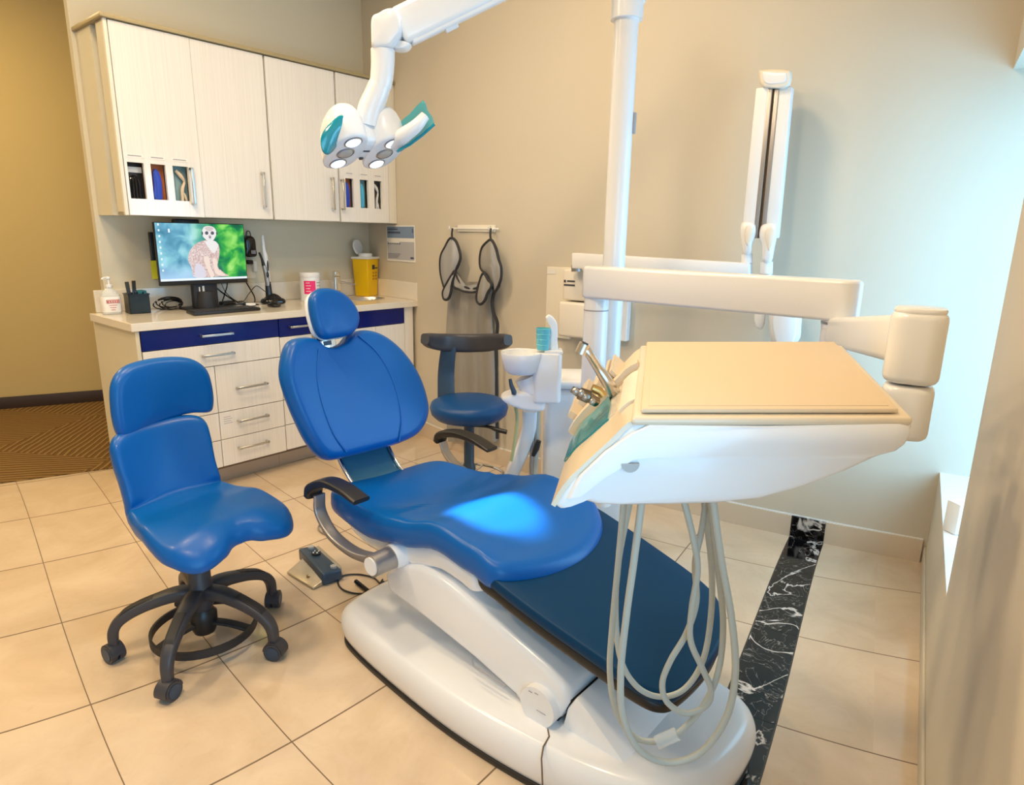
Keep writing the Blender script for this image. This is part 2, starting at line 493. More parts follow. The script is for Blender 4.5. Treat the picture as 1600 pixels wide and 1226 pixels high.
CV = [3.37685, -3.88107, 0.46026, -0.11849, -0.37643, -0.53594, 0.01825, 0.19949, 0.07495, -0.1747]
CU = [3.02466, -0.99938, -0.51887, 0.20147, 3.45372, 0.61428, 0.02483, -0.17925, -0.09888, 0.17414]
def tile_uv(x, y):
    X, Y = (x - 2) / 1.5, (y - 2) / 2
    def ev(X_, Y_):
        bs = [X_ ** i * Y_ ** j for i in range(4) for j in range(4 - i)]
        return sum(a * b for a, b in zip(CU, bs)), sum(a * b for a, b in zip(CV, bs))
    Xc, Yc = max(-1.0, min(1.2, X)), max(-1.2, min(1.25, Y))
    u, v = ev(Xc, Yc); e = 1e-4
    ux, vx = ev(Xc + e, Yc); uy, vy = ev(Xc, Yc + e)
    return u + (ux - u) / e * (X - Xc) + (uy - u) / e * (Y - Yc), v + (vx - v) / e * (X - Xc) + (vy - v) / e * (Y - Yc)
# floor
b = bmesh.new(); uvl = b.loops.layers.uv.new('UVMap')
xs = [-2.6 + .1 * i for i in range(69)]; ys = [-.75 + .1 * i for i in range(60)]
G = [[b.verts.new((x, y, 0)) for y in ys] for x in xs]
for i in range(len(xs) - 1):
    for j in range(len(ys) - 1):
        f = b.faces.new((G[i][j], G[i + 1][j], G[i + 1][j + 1], G[i][j + 1]))
        for lp in f.loops: lp[uvl].uv = tile_uv(lp.vert.co.x, lp.vert.co.y)
me = bpy.data.meshes.new('floor'); b.to_mesh(me); b.free(); me.materials.append(M_floor)
fl = bpy.data.objects.new('floor', me); COL.objects.link(fl)
struct(fl, 'glossy beige stone tiles with an inlaid strip of black marble')
q = B(); q.prism([(1.966, 3.905), (.90, 4.48), (-2.6, 6.36), (-2.6, 9.2), (4.4, 5.0), (4.4, 3.72), (2.6, 3.765)], .001, .006)
struct(q.obj('floor', M_carpet, smooth=0), 'brown striped carpet of the hallway')
# hallway wall and its skirting
hd = V((.854, -.521, 0)).normalized()
hm = frame((2.056, 6.005, 0), hd, (-hd.y, hd.x, 0), (0, 0, 1))
q = B(hm); q.box(-5.4, 3.2, 0, .1, 0, 3.2); struct(q.obj('wall_back', M_wallH, smooth=0), 'yellowish hallway wall')
q = B(hm); q.box(-5.4, 3.2, -.014, -.001, 0, .10, .003); struct(q.obj('baseboard_back', M_hallbase), 'dark brown skirting of the hallway')
# cabinet wall
q = B(CABM)
q.prism([(-.545, .48), (1.5, .48), (1.5, .62), (-.515, .62)], 0, 3.2, 0)
struct(q.obj('wall_left', M_wall, smooth=0), 'beige wall behind the cabinets')
# beige wall
q = B(); P = [p for p in WBC if p.y < 3.75]
q.loft([[(p.x, p.y, 0), (p.x, p.y, 3.2), (p.x + .12, p.y, 3.2), (p.x + .12, p.y, 0)] for p in P])
struct(q.obj('wall_front', M_wallR, smooth=30), 'plain beige wall behind the dental unit')
def wallstrip(y0, y1, z0, z1, th, name, m, lab, n=14):
    q = B(); R = []
    for i in range(n + 1):
        y = y0 + (y1 - y0) * i / n; x = wbx(y)
        R.append([(x - .0005, y, z0), (x - .0005, y, z1), (x - th, y, z1), (x - th, y, z0)])
    q.loft(R); return struct(q.obj(name, m, smooth=30), lab)
wallstrip(.372, 2.86, 0.0, .107, .012, 'baseboard_front', M_basetile, 'beige tile skirting of the beige wall')
wallstrip(.222, .371, 0.0, .107, .0125, 'trim_1', M_marble, 'black marble piece of the skirting above the floor strip')
wallstrip(-.17, .221, 0.0, .107, .012, 'baseboard_front', M_basetile, 'beige tile skirting right of the marble piece')
wallstrip(-.17, 2.86, .107, .112, .006, 'trim_2', M_winfr, 'thin pale bead on top of the tile skirting')
# window wall
SZ, HZ = .425, 2.04
q = B()
q.box(-2.6, 3.45, -.60, YC, -.02, SZ); q.box(-2.6, 3.45, -.60, YC, HZ, 3.2)
q.box(-2.6, -1.9, -.60, YC, SZ, HZ); q.box(.60, 2.06, -.60, YC, SZ, HZ)
struct(q.obj('wall_right', M_wallR, smooth=0), 'greige window wall with a deep white window recess')
q = B(); q.box(-2.6, 3.25, YC, YC + .008, 0, .075, .002); struct(q.obj('baseboard_right', M_wallR), 'low painted skirting under the window')
q = B(); q.box(2.061, 3.27, -.56, YC - .001, SZ, SZ + .004); struct(q.obj('window_1', M_winfr), 'white window sill')
for k, (x0, x1) in enumerate(((2.06, 3.30), (-1.9, .60))):
    q = B()
    q.box(x0, x1, -.60, -.56, SZ, SZ + .04, .004); q.box(x0, x1, -.60, -.56, HZ - .04, HZ, .004)
    q.box(x0, x0 + .04, -.60, -.56, SZ + .04, HZ - .04, .004); q.box(x1 - .04, x1, -.60, -.56, SZ + .04, HZ - .04, .004)
    w = struct(q.obj('window_%d' % (k + 2), M_winfr), 'white window frame')
    q = B(); q.box(x0 + .04, x1 - .04, -.585, -.58, SZ + .04, HZ - .04); q.obj('pane', M_glass, w, smooth=0)
    q = B(); q.box(x0 + .005, x1 - .02, -.54, -.46, HZ - .10, HZ - .002, .01); bl = q.obj('window_blind', M_blind)
    tag(bl, 'grey rolled-up blind at the head of the %s window' % ('corner' if k == 0 else 'wide'), 'blind')
q = B(); q.box(-2.7, 4.6, -.75, 9.3, 3.2, 3.25); struct(q.obj('ceiling', M_ceil, smooth=0), 'white ceiling')
q = B(); q.box(-2.7, -2.6, -.75, 9.3, 0, 3.2); struct(q.obj('wall_left', M_wall, smooth=0), 'wall behind the camera')
# ------------------------------------------------------------------ wall cabinets
CF = .12
ZB, ZT = 1.467, 2.352
def cpx(px, py, off=.102): return cabpix(px, py, off)
def bar_handle(q, a, b, out, r=.005, standoff=.028):
    "flat bar pull between a and b on a door face, out = outward direction"
    a, b, out = V(a), V(b), V(out); dirn = (b - a).normalized()
    side = dirn.cross(out)
    def bx(c0, c1, w, h):
        p = [c0 - side * w - out * h, c1 - side * w - out * h, c1 + side * w - out * h, c0 + side * w - out * h,
             c0 - side * w + out * h, c1 - side * w + out * h, c1 + side * w + out * h, c0 + side * w + out * h]
        q.hexa(p, .0015, 1)
    bx(a + out * standoff, b + out * standoff, r * 1.1, r * .7)
    for e, sg in ((a, 1), (b, -1)):
        c = e + dirn * sg * r
        q.hexa([c - side * r - dirn * r, c + side * r - dirn * r, c + side * r + dirn * r, c - side * r + dirn * r,
                c - side * r - dirn * r + out * (standoff + r * .7), c + side * r - dirn * r + out * (standoff + r * .7),
                c + side * r + dirn * r + out * (standoff + r * .7), c - side * r + dirn * r + out * (standoff + r * .7)], .001, 1)
def glovebox(s0, s1, z0, z1, card, kind, label):
    t = thing('glove_box', label, 'glove box', cw((s0 + s1) / 2, CF + .09, z0), 'boxes of gloves and masks behind the cabinet door openings')
    q = B(CABM); q.box(s0 - .008, s1 + .008, CF + .03, CF + .15, z0 - .012, z1 + .012, .002)
    q.obj('carton', card, t)
    m = (s0 + s1) / 2; w = (s1 - s0)
    if kind == 'black':
        q = B(CABM); q.box(s0 - .004, s1 + .004, CF + .026, CF + .031, z1 - .045, z1 - .018); q.obj('carton_band', M_paper, t)
        q = B(CABM)
        for i in range(4): q.tube([(s0 + w * (.2 + .2 * i), CF + .024, z0), (s0 + w * (.24 + .17 * i), CF + .018, (z0 + z1) / 2), (m, CF + .028, z1 - .06)], .006, 6, smooth=4)
        q.obj('liner', M_blackg, t)
    elif kind in ('blue', 'lblue'):
        q = B(CABM)
        q.pad([(m - w * .25, z0), (m - w * .33, z0 + .03), (m - w * .25, z0 + .07), (m - w * .22, z1 - .04), (m - w * .05, z1 - .02), (m + w * .2, z1 - .035), (m + w * .32, z1 - .08), (m + w * .28, z0 + .03), (m + w * .2, z0)], .018, .008, .004, warp=lambda u, v, h: (u, CF + .018 - h, v), dense=3, rings=3)
        for i in (-.12, .1): q.tube([(m + w * i, CF + .008, z0 + .01), (m + w * (i + .03), CF + .006, z0 + .06), (m + w * (i - .02), CF + .01, z1 - .04)], .004, 6, smooth=4)
        q.obj('glove', M_glovblue if kind == 'blue' else M_glovlb, t)
    else:
        q = B(CABM); c = CF + .016
        q.tube([(m - w * .15, c, z1 - .02), (m + w * .1, c - .006, z1 - .045), (m + w * .35, c, z1 - .075), (m + w * .15, c - .004, z0 + .06), (m + w * .12, c, z0)], [.008, .011, .006, .009, .008], 8, smooth=6)
        q.tube([(m + w * .12, c - .004, z0 + .045), (m + w * .3, c, z0 + .03), (m + w * .4, c, z0)], [.006, .007, .005], 8, smooth=5)
        q.obj('glove', M_glovbei if kind == 'beige' else M_paper, t)
    return t
uu = []
for i, (s0, s1, doors, lab) in enumerate((
        (-.525, .272, ((-.505, -.133), (-.131, .268)), 'pale wall cabinet with two doors and three glove openings, nearest the hallway'),
        (.274, .733, ((.280, .729),), 'pale wall cabinet with one plain door behind the exam lamp'),
        (.735, 1.195, ((.741, 1.128),), 'pale wall cabinet with three small openings, in the corner by the beige wall'))):
    t = thing('wall_cabinet', lab, 'cabinet', cw((s0 + s1) / 2, .3, ZB), 'wall cabinets')
    q = B(CABM); q.box(s0, s1, CF + .155, .478, ZB, ZT)            # carcass: back block, panels
    q.box(s0, s0 + .016, CF + .002, .2, ZB, ZT); q.box(s1 - .016, s1, CF + .002 if i < 2 else CF - .016, .2, ZB, ZT)
    q.box(s0, s1, CF + .002, .2, ZB, ZB + .016); q.box(s0, s1, CF + .002, .2, ZT - .012, ZT)
    q.obj('carcass', M_side if i == 0 else M_sidew, t, smooth=0)
    if i == 0:
        q = B(CABM); q.box(s0, s0 + .016, CF - .016, CF + .002, ZB, ZT); q.obj('edge_panel', M_sidew, t, smooth=0)
    for k, (a, e) in enumerate(doors):
        holes = []
        if i == 0 and k == 0: hs = [(cpx(a_, 285).x, cpx(b_, 285).x) for a_, b_ in ((202, 227.5), (238, 261), (272, 296))]; hz = (cpx(250, 312).z, cpx(250, 257).z)
        elif i == 2: hs = [(cpx(a_, 303).x, cpx(b_, 303).x) for a_, b_ in ((540.5, 553), (563, 576), (585, 597))]; hz = (cpx(570, 325).z, cpx(570, 281).z)
        else: hs = []
        q = B(CABM @ Matrix(((1, 0, 0, 0), (0, 0, 1, 0), (0, 1, 0, 0), (0, 0, 0, 1))))
        holes = [[(x0, hz[0]), (x1, hz[0]), (x1, hz[1]), (x0, hz[1])] for x0, x1 in hs]
        q.prism([(a, ZB + .001), (e, ZB + .001), (e, ZT - .004), (a, ZT - .004)], CF - .018, CF, 0.0 if holes else .0015, 1, holes=holes)
        dr = q.obj('door', M_lam, t, smooth=0)
        q = B(CABM)
        h = {(0, 0): (302.5, 320, 262), (0, 1): (414, 324, 269), (1, 0): (522, 328, 277), (2, 0): (537.5, 328, 280)}[(i, k)]; h = (cpx(h[0], (h[1] + h[2]) / 2, .075).x, cpx(h[0], h[1], .075).z, cpx(h[0], h[2], .075).z)
        bar_handle(q, (h[0], CF - .018, h[1]), (h[0], CF - .018, h[2]), (0, -1, 0), .0055)
        q.obj('handle', M_handle, dr)
        for j, (x0, x1) in enumerate(hs):
            q = B(CABM); q.box(x0 - .004, x1 + .004, CF - .0195, CF - .018, hz[1] + .022, hz[1] + .040)
            st = q.obj('label_strip', M_paper if i == 0 else M_lam, dr, smooth=0)
            q = B(CABM); q.box(x0 + .006, x1 - .008, CF - .0200, CF - .0193, hz[1] + .029, hz[1] + .0335)
            q.obj('printed_line', M_greyink, dr, smooth=0)
            kind = (('black', 'blue', 'beige'), (), ('blue', 'lblue', 'white'))[i][j]
            card = {'black': M_black, 'blue': M_orangebox, 'beige': M_tealbox, 'lblue': M_tealbox, 'white': M_gapdk}[kind]
            lb = {(0, 'black'): 'black box with a white band behind the leftmost cabinet opening',
                  (0, 'blue'): 'orange box with a dark blue glove hanging out, in the left cabinet door',
                  (0, 'beige'): 'grey-green box with a beige glove hanging out, in the left cabinet door',
                  (2, 'blue'): 'orange box with blue glove in the corner cabinet door',
                  (2, 'lblue'): 'box with light blue tissue in the middle opening of the corner cabinet door',
                  (2, 'white'): 'dark box with a white glove in the right opening of the corner cabinet door'}[(i, kind)]
            glovebox(x0, x1, hz[0], hz[1], card, kind, lb)
    if i == 2:
        q = B(CABM); q.box(1.131, 1.178, CF - .016, CF + .002, ZB, ZT); q.obj('filler_panel', M_sidew, t, smooth=0)
q = B(CABM); q.box(-.540, 1.21, CF - .034, .478, ZT + .001, ZT + .020, .0015)
tag(q.obj('cabinet_cornice', M_crown), 'olive brown cornice board along the top of the wall cabinets', 'cornice')

# ------------------------------------------------------------------ base cabinets
BF = -.08
def drawer(t, s0, s1, z0, z1, m, hs=None, hz=None, hl=.18, nm='drawer'):
    q = B(CABM); q.box(s0, s1, BF - .018, BF, z0, z1, .0012, 1); dr = q.obj(nm, m, t, smooth=0)
    if hs is not None:
        q = B(CABM); bar_handle(q, (hs - hl / 2, BF - .018, hz), (hs + hl / 2, BF - .018, hz), (0, -1, 0), .0055); q.obj('handle', M_handle, dr)
    return dr
t = thing('base_cabinet', 'pale base cabinet with a blue top drawer, on the hallway side under the monitor', 'cabinet', cw(-.22, .2, 0), 'base cabinets')
q = B(CABM); q.box(-.6, .139, BF + .002, .478, .105, .912); q.obj('carcass', M_gapdk, t, smooth=0)
q = B(CABM); q.box(-.618, -.600, BF - .018, .478, 0, .913); q.obj('side_panel', M_side, t, smooth=0)
drawer(t, -.594, .138, .813, .912, M_bluelam, -.225, .862, .17)
drawer(t, -.594, .138, .694, .809, M_lam, -.225, .755, .17)
drawer(t, -.246, .138, .434, .690, M_lam, -.052, .556)
drawer(t, -.246, .138, .278, .430, M_lam, -.060, .368)
drawer(t, -.246, .138, .122, .274, M_lam, -.070, .212)
for z0, z1 in ((.434, .690), (.278, .430), (.122, .274)): drawer(t, -.594, -.250, z0, z1, M_lam, -.42, (z0 + z1) / 2)
q = B(CABM)
for i in range(4): q.box(-.225, -.185 + .01 * (i % 2), BF - .0187, BF - .018, .40 - i * .012, .4025 - i * .012)
q.obj('printed_note', M_greyink, t, smooth=0)
t2 = thing('base_cabinet', 'pale base cabinet under the sink with a wide blue top panel', 'cabinet', cw(.65, .2, 0), 'base cabinets')
q = B(CABM); q.box(.141, 1.135, BF + .002, .478, .105, .912); q.obj('carcass', M_gapdk, t2, smooth=0)
drawer(t2, .143, .578, .808, .912, M_bluelam, .285, .862, .17)
drawer(t2, .581, 1.072, .808, .912, M_bluelam)
zz = [.690, .565, .434, .278, .122]
drawer(t2, .143, .578, .694, .804, M_lam, .36, .755)
for a, c in zip(zz[:-1], zz[1:]): drawer(t2, .143, .578, c + .002, a - .002, M_lam, .36, (a + c) / 2)
drawer(t2, .581, .826, .122, .804, M_lam, None, nm='door'); drawer(t2, .829, 1.072, .122, .804, M_lam, None, nm='door')
q = B(CABM); q.box(1.074, 1.148, BF - .018, BF + .02, .105, .912); q.obj('filler_panel', M_lam, t2, smooth=0)
q = B(CABM); q.box(-.599, .139, .0, .018, .001, .104); q.obj('kick_plate', M_kick, t, smooth=0)
q = B(CABM); q.box(.141, 1.15, .0, .018, .001, .104); q.obj('kick_plate', M_kick, t2, smooth=0)
# worktop with the sink cut-out
WM = CABM
SKC = (.955, .205)
q = B(WM); q.prism([(-.635, -.11), (1.183, -.125), (1.246, .464), (-.635, .464)], .915, .955, 0.002, 1, holes=[ellipse(*SKC, .165, .115)])
tag(q.obj('worktop', M_quartz, smooth=30), 'cream quartz worktop over the base cabinets', 'worktop')
q = B(WM); q.box(-.60, 1.245, .4645, .4785, .9555, 1.075, .0015, 1)
tag(q.obj('backsplash', M_quartz, smooth=0), 'low cream quartz upstand behind the monitor', 'backsplash')
q = B(WM); q.hexa([(1.166, -.125, .9555), (1.183, -.126, .9555), (1.240, .4635, .9555), (1.222, .4635, .9555), (1.166, -.125, 1.075), (1.183, -.126, 1.075), (1.240, .4635, 1.075), (1.222, .4635, 1.075)], .0015, 1)
tag(q.obj('backsplash', M_quartz, smooth=0), 'cream quartz upstand against the beige wall beside the yellow bin', 'backsplash')
q = B(WM)
q.M = WM @ Matrix.Translation((SKC[0], SKC[1], 0)) @ Matrix.Diagonal((1, .70, 1, 1))
q.lathe([(.172, .9556), (.170, .958), (.158, .957), (.150, .94), (.135, .85), (.10, .815), (.03, .81), (.03, .805), (.10, .808), (.14, .845), (.156, .93), (.164, .953)], 36, cap=False)
tag(q.obj('sink', M_steel), 'small oval steel sink set in the worktop', 'sink')
# ------------------------------------------------------------------ things on the worktop
WZ = .9555
def cs(px, off, py=470): return cabpix(px, py, off).x
def clocal(s, o, z=WZ, rot=0.0):
    return CABM @ Matrix.Translation((s, o, z)) @ Matrix.Rotation(rot, 4, 'Z')
# monitor
t = thing('monitor', 'black desktop monitor showing a meerkat picture, on the worktop', 'monitor', cw(-.1, .27, WZ))
OM = .235
q = B(CABM); q.box(-.349, .151, OM, OM + .022, 1.100, 1.438, .004); q.box(-.25, .05, OM + .02, OM + .05, 1.18, 1.40, .02)
q.obj('housing', M_black, t)
def screen_mat():
    m = mat('lit_screen', (0, 0, 0), 0.2, spec=.3)
    t_ = NT(m); uv = t_.n('ShaderNodeTexCoord')
    sx = t_.n('ShaderNodeSeparateXYZ'); t_.l(uv.outputs['Generated'], sx.inputs[0])
    n = t_.noise(uv.outputs['Generated'], 4.2, 2.5, .4, .45)
    g = t_.ramp(n, [(.28, (0.0, 0.06, 0.03)), (.42, (0.0, 0.16, 0.06)), (.55, (0.03, 0.36, 0.05)), (.66, (0.20, 0.60, 0.10)), (.8, (0.42, 0.75, 0.22))])
    l = t_.ramp(n, [(.28, (0.03, 0.15, 0.22)), (.45, (0.10, 0.30, 0.42)), (.58, (0.22, 0.50, 0.55)), (.72, (0.36, 0.62, 0.72))])
    f = t_.ramp(sx.outputs[0], [(.34, (0, 0, 0)), (.62, (1, 1, 1))])
    c = t_.mix(f, l, g)
    fb = t_.ramp(sx.outputs[2], [(.0, (1, 1, 1)), (.34, (0, 0, 0))])
    fl = t_.ramp(sx.outputs[0], [(.35, (1, 1, 1)), (.75, (.0, .0, .0))])
    c = t_.mix(t_.math('MULTIPLY', fb, fl), c, (0.35, 0.52, 0.72))
    t_.l(c, t_.b.inputs['Emission Color']); t_.b.inputs['Emission Strength'].default_value = 1.0
    return m
def em(name, c, s=1.0): return mat(name, (0.01, 0.01, 0.01), .3, emit=c, estr=s)
q = B(CABM); q.box(-.344, .146, OM - .0012, OM - .0004, 1.125, 1.434)
sc = q.obj('screen', screen_mat(), t, smooth=0)
SX, SY, SWd, SH = -.344, 1.125, .490, .309
lay = [0]
def flat(name, pts, m, smooth=True):
    lay[0] += 1; y = OM - .0012 - .00012 * lay[0]
    P = [V((SX + u * SWd, SY + v * SH, 0)) for u, v in pts]
    if smooth: P = cr(P, 5, True)
    q = B(CABM); vs = [q.v((p.x, y, p.y)) for p in P]; q.f(vs)
    bmesh.ops.triangulate(q.bm, faces=q.bm.faces[:])
    return q.obj(name, m, sc, smooth=0)
fur = em('fur_glow', (0.60, 0.42, 0.36)); 
ft = NT(fur); ftc = ft.n('ShaderNodeTexCoord'); ff = ft.noise(ftc.outputs['Object'], 130, 4)
ft.l(ft.ramp(ff, [(.3, (0.42, 0.25, 0.22)), (.55, (0.62, 0.46, 0.42)), (.75, (0.80, 0.72, 0.70))]), ft.b.inputs['Emission Color'])
pale = em('pale_fur', (0.72, 0.68, 0.66)); limb = em('limb_fur', (0.75, 0.60, 0.50)); dkf = em('dark_fur', (0.06, 0.05, 0.06)); wht = em('screen_white', (0.72, 0.78, 0.88))
flat('meerkat_body', [(.47, .68), (.40, .62), (.34, .50), (.32, .36), (.35, .22), (.37, .06), (.52, .045), (.66, .05), (.78, .06), (.70, .13), (.65, .25), (.68, .42), (.69, .58), (.66, .68), (.56, .72)], fur)
flat('pale_chest', [(.53, .68), (.57, .56), (.62, .48), (.665, .56), (.675, .64), (.64, .70), (.58, .70)], pale)
flat('foreleg', [(.505, .42), (.56, .40), (.565, .25), (.60, .10), (.585, .045), (.555, .05), (.53, .20), (.50, .33)], limb)
flat('foreleg', [(.60, .38), (.645, .36), (.645, .22), (.665, .13), (.74, .075), (.67, .07), (.62, .11), (.605, .22)], limb)
flat('haunch', [(.41, .30), (.47, .26), (.50, .16), (.49, .05), (.38, .05), (.38, .18)], em('haunch_fur', (.60, .56, .62)))
flat('meerkat_head', [(.505, .86), (.53, .94), (.59, .965), (.645, .94), (.67, .87), (.66, .79), (.625, .71), (.59, .69), (.545, .72), (.51, .78)], pale)
flat('brow', [(.54, .93), (.59, .952), (.64, .93), (.62, .885), (.59, .87), (.56, .885)], em('brow_fur', (.55, .46, .44)))
flat('ear', [(.498, .85), (.505, .87), (.515, .84), (.508, .80), (.498, .81)], dkf)
flat('ear', [(.665, .85), (.677, .86), (.683, .83), (.676, .80), (.667, .82)], dkf)
for ex in (.556, .622): flat('eye_patch', [(ex - .020, .845), (ex, .872), (ex + .020, .852), (ex + .013, .815), (ex - .012, .812)], dkf)
flat('snout', [(.572, .79), (.590, .81), (.608, .79), (.604, .745), (.590, .728), (.575, .745)], em('snout_fur', (.52, .46, .46)))
flat('nose', [(.581, .772), (.590, .782), (.600, .772), (.594, .752), (.585, .752)], dkf)
flat('taskbar', [(0, 0), (1, 0), (1, .038), (0, .038)], wht, False)
for k in range(9): flat('desktop_icon', [(.025, .955 - k * .098), (.043, .955 - k * .098), (.043, .99 - k * .098), (.025, .99 - k * .098)], wht, False)
flat('desktop_icon', [(.13, .84), (.15, .84), (.15, .90), (.13, .90)], wht, False)
q = B(CABM)
q.box(-.165, -.025, .255, .30, .965, 1.20, .01); q.lathe([(.001, .958), (.062, .958), (.062, .975), (.052, 1.04), (.050, 1.06), (.001, 1.06)], 24, Matrix.Translation((-.095, .262, 0)))
q.obj('stand_column', M_dkgrey2, t)
q = B(CABM); q.box(-.215, .04, .14, .36, WZ, WZ + .012, .004); q.obj('stand_foot', M_black, t)
q = B(CABM); q.box(-.135, -.128, .253, .256, 1.055, 1.085); q.box(-.115, -.104, .253, .256, 1.06, 1.09); q.obj('cable_clip', M_paper, t, smooth=0)
# box clipped on top / behind the monitor
q = B(CABM); q.box(-.215, -.08, .29, .34, 1.41, 1.458, .006)
tag(q.obj('computer_box', M_black), 'small flat black computer box standing up behind the top of the monitor', 'computer')
q = B(CABM); q.box(cabpix(238, 400, .34).x - .008, cabpix(250, 400, .34).x, .33, .35, 1.13, 1.385, .004)
tag(q.obj('display_panel', M_black), 'narrow black panel edge standing behind the left of the monitor', 'panel')
q = B(CABM); q.box(cabpix(236.5, 420, .32).x, cabpix(246, 420, .32).x, .32, .322, cabpix(240, 436, .32).z, cabpix(240, 407, .32).z)
tag(q.obj('paper_note', M_bio, smooth=0), 'yellow-green paper note sticking out from behind the left edge of the monitor', 'note')
# keyboard
t = thing('keyboard', 'black computer keyboard on the worktop in front of the monitor', 'keyboard', cw(-.09, .08, WZ))
kb = [(-.288, -.005), (.100, .015), (.105, .155), (-.262, .150)]
q = B(CABM); q.prism(kb, WZ, WZ + .016, .003); q.obj('case', M_black, t)
for r in range(5):
    for k in range(15):
        u0, u1 = (k + .12) / 15 * .94 + .03, (k + .88) / 15 * .94 + .03; v0, v1 = (r + .14) / 5 * .86 + .07, (r + .86) / 5 * .86 + .07
        def bl(u, v):
            a = V(kb[0]) * (1 - u) * (1 - v) + V(kb[1]) * u * (1 - v) + V(kb[2]) * u * v + V(kb[3]) * (1 - u) * v; return (a.x, a.y)
        if r == 0 and 4 <= k <= 8:
            if k != 4: continue
            u1 = (8 + .88) / 15 * .94 + .03
        q = B(CABM); q.prism([bl(u0, v0), bl(u1, v0), bl(u1, v1), bl(u0, v1)], WZ + .016, WZ + .0195, .001, 1); q.obj('key', M_dkgrey, t, smooth=0)
# hand sanitiser
s = cs(173, .36); M = clocal(s, .36)
t = thing('sanitiser_bottle', 'clear hand sanitiser pump bottle with a white label, at the left end of the worktop', 'bottle', M.translation)
q = B(M); q.prism(roundrect(-.046, .046, -.028, .028, .024), 0.0, .105, .004); q.lathe([(.040, .10), (.034, .122), (.016, .135), (.015, .142), (.001, .142)], 24, Matrix.Diagonal((1, .7, 1, 1))); q.obj('bottle_body', mat('clear_gel', (.85, .88, .88), .1, alpha=.55), t)
q = B(M); q.prism(roundrect(-.0475, .0475, -.0295, .0295, .025), .012, .092, .001, holes=[]); lb = q.obj('label_wrap', M_paper, t)
q = B(M)
q.box(-.03, .032, -.0315, -.0297, .074, .077); q.box(-.03, .032, -.0315, -.0297, .060, .0625); q.box(-.03, -.027, -.0315, -.0297, .060, .077); q.box(.029, .032, -.0315, -.0297, .060, .077)
for i in range(5): q.box(-.025 + i * .011, -.018 + i * .011, -.0315, -.0297, .065, .071)
for i in range(3): q.box(-.02 + i * .004, .02 - i * .006, -.0315, -.0297, .048 - i * .012, .050 - i * .012)
q.obj('red_print', M_red, lb, smooth=0)
q = B(M); q.lathe([(.016, .142), (.016, .155), (.006, .158), (.006, .185), (.013, .187), (.013, .196), (.001, .198)], 20); q.tube([(0, 0, .191), (-.025, -.012, .191), (-.036, -.018, .184)], [.006, .006, .004], 8, smooth=3)
q.obj('pump', M_white2, t)
# pen cup
s = cs(214, .33); M = clocal(s, .33, WZ, -.1)
t = thing('pen_cup', 'square black pen cup holding a teal insert, beside the sanitiser', 'pen cup', M.translation)
q = B(M)
for x0, x1, y0, y1 in ((-.05, .05, -.05, -.047), (-.05, .05, .047, .05), (-.05, -.047, -.05, .05), (.047, .05, -.05, .05)): q.box(x0, x1, y0, y1, 0, .105)
q.box(-.05, .05, -.05, .05, 0, .004); q.box(-.053, .053, -.053, -.047, .10, .106); q.box(-.053, .053, .047, .053, .10, .106); q.box(-.053, -.047, -.053, .053, .10, .106); q.box(.047, .053, -.053, .053, .10, .106)
q.obj('cup_shell', mat('black_wire_mesh', (.004, .010, .012), .35), t, smooth=0)
q = B(M); q.box(.0, .045, -.03, .045, .006, .12, .002); tag(q.obj('teal_insert', mat('teal_card', (0.0, .12, .15), .4), t), 'teal insert')
for k, (dx, m_, h) in enumerate(((-.032, M_black, .16), (-.018, M_blackg, .165))):
    q = B(M @ Matrix.Translation((dx, -.02, .01)) @ Matrix.Rotation(.12 * (k - .5), 4, 'Y') @ Matrix.Rotation(-.05, 4, 'X')); q.box(-.009, .009, -.008, .008, 0, h, .003)
    if k: q.box(-.006, .006, -.010, -.008, .11, .15)
    tag(q.obj(('marker_pen', 'remote_control')[k], m_), ('black marker pen standing in the square pen cup', 'black remote control standing in the square pen cup')[k], ('pen', 'remote control')[k])
for k in range(3):
    q = B(M); q.tube([(-.04 + .02 * k, -.03, .01), (-.03 + .028 * k, -.04, .115)], .0035, 8)
    tag(q.obj('pen', M_blackg), 'thin black pen leaning in the square pen cup', 'pen', 'pens in the cup')
# cables
def cable(name, pts, r, m, lab, sm=8):
    q = B(CABM); q.tube(pts, r, 8, smooth=sm); return tag(q.obj(name, m), lab, 'cable')
q = B(CABM)
for k in range(5):
    a = .042 + .004 * k; q.tube([(-.255 + a * cos(x) * (1 + .1 * k), .33 + .016 * k, .985 + .012 * (k % 2) + a * .55 * sin(x)) for x in [2 * pi * i / 18 for i in range(18)]], .0036, 6, closed=True)
tag(q.obj('cable_bundle', M_blackg), 'bundle of coiled black cable behind the left of the monitor stand', 'cable')
zc = WZ + .006
cable('cable', [(.0, .30, zc), (.06, .36, 1.02), (.10, .40, 1.10), (.02, .42, 1.15)], .0035, M_blackg, 'black cable rising behind the monitor just right of its stand')
cable('cable', [(-.02, .36, 1.12), (.04, .38, 1.05), (.12, .30, zc + .01), (.19, .28, zc), (.24, .34, 1.0), (.25, .46, 1.10), (.245, .474, 1.20)], .0042, M_blackg, 'thick black cable hanging from the wall socket to the worktop')
cable('cable', [(.02, .30, zc), (.10, .24, zc + .03), (.17, .30, zc), (.22, .26, zc), (.16, .20, zc), (.07, .22, zc)], .003, M_blackg, 'thin black cable looping on the worktop right of the monitor stand')
cable('cable', [(.07, .44, 1.15), (.10, .42, 1.03), (.16, .36, zc + .01), (.24, .40, 1.02), (.30, .42, 1.06), (.34, .40, 1.03), (.40, .33, zc)], .0024, M_blackg, 'fine black cable arching to the dental scanner base')
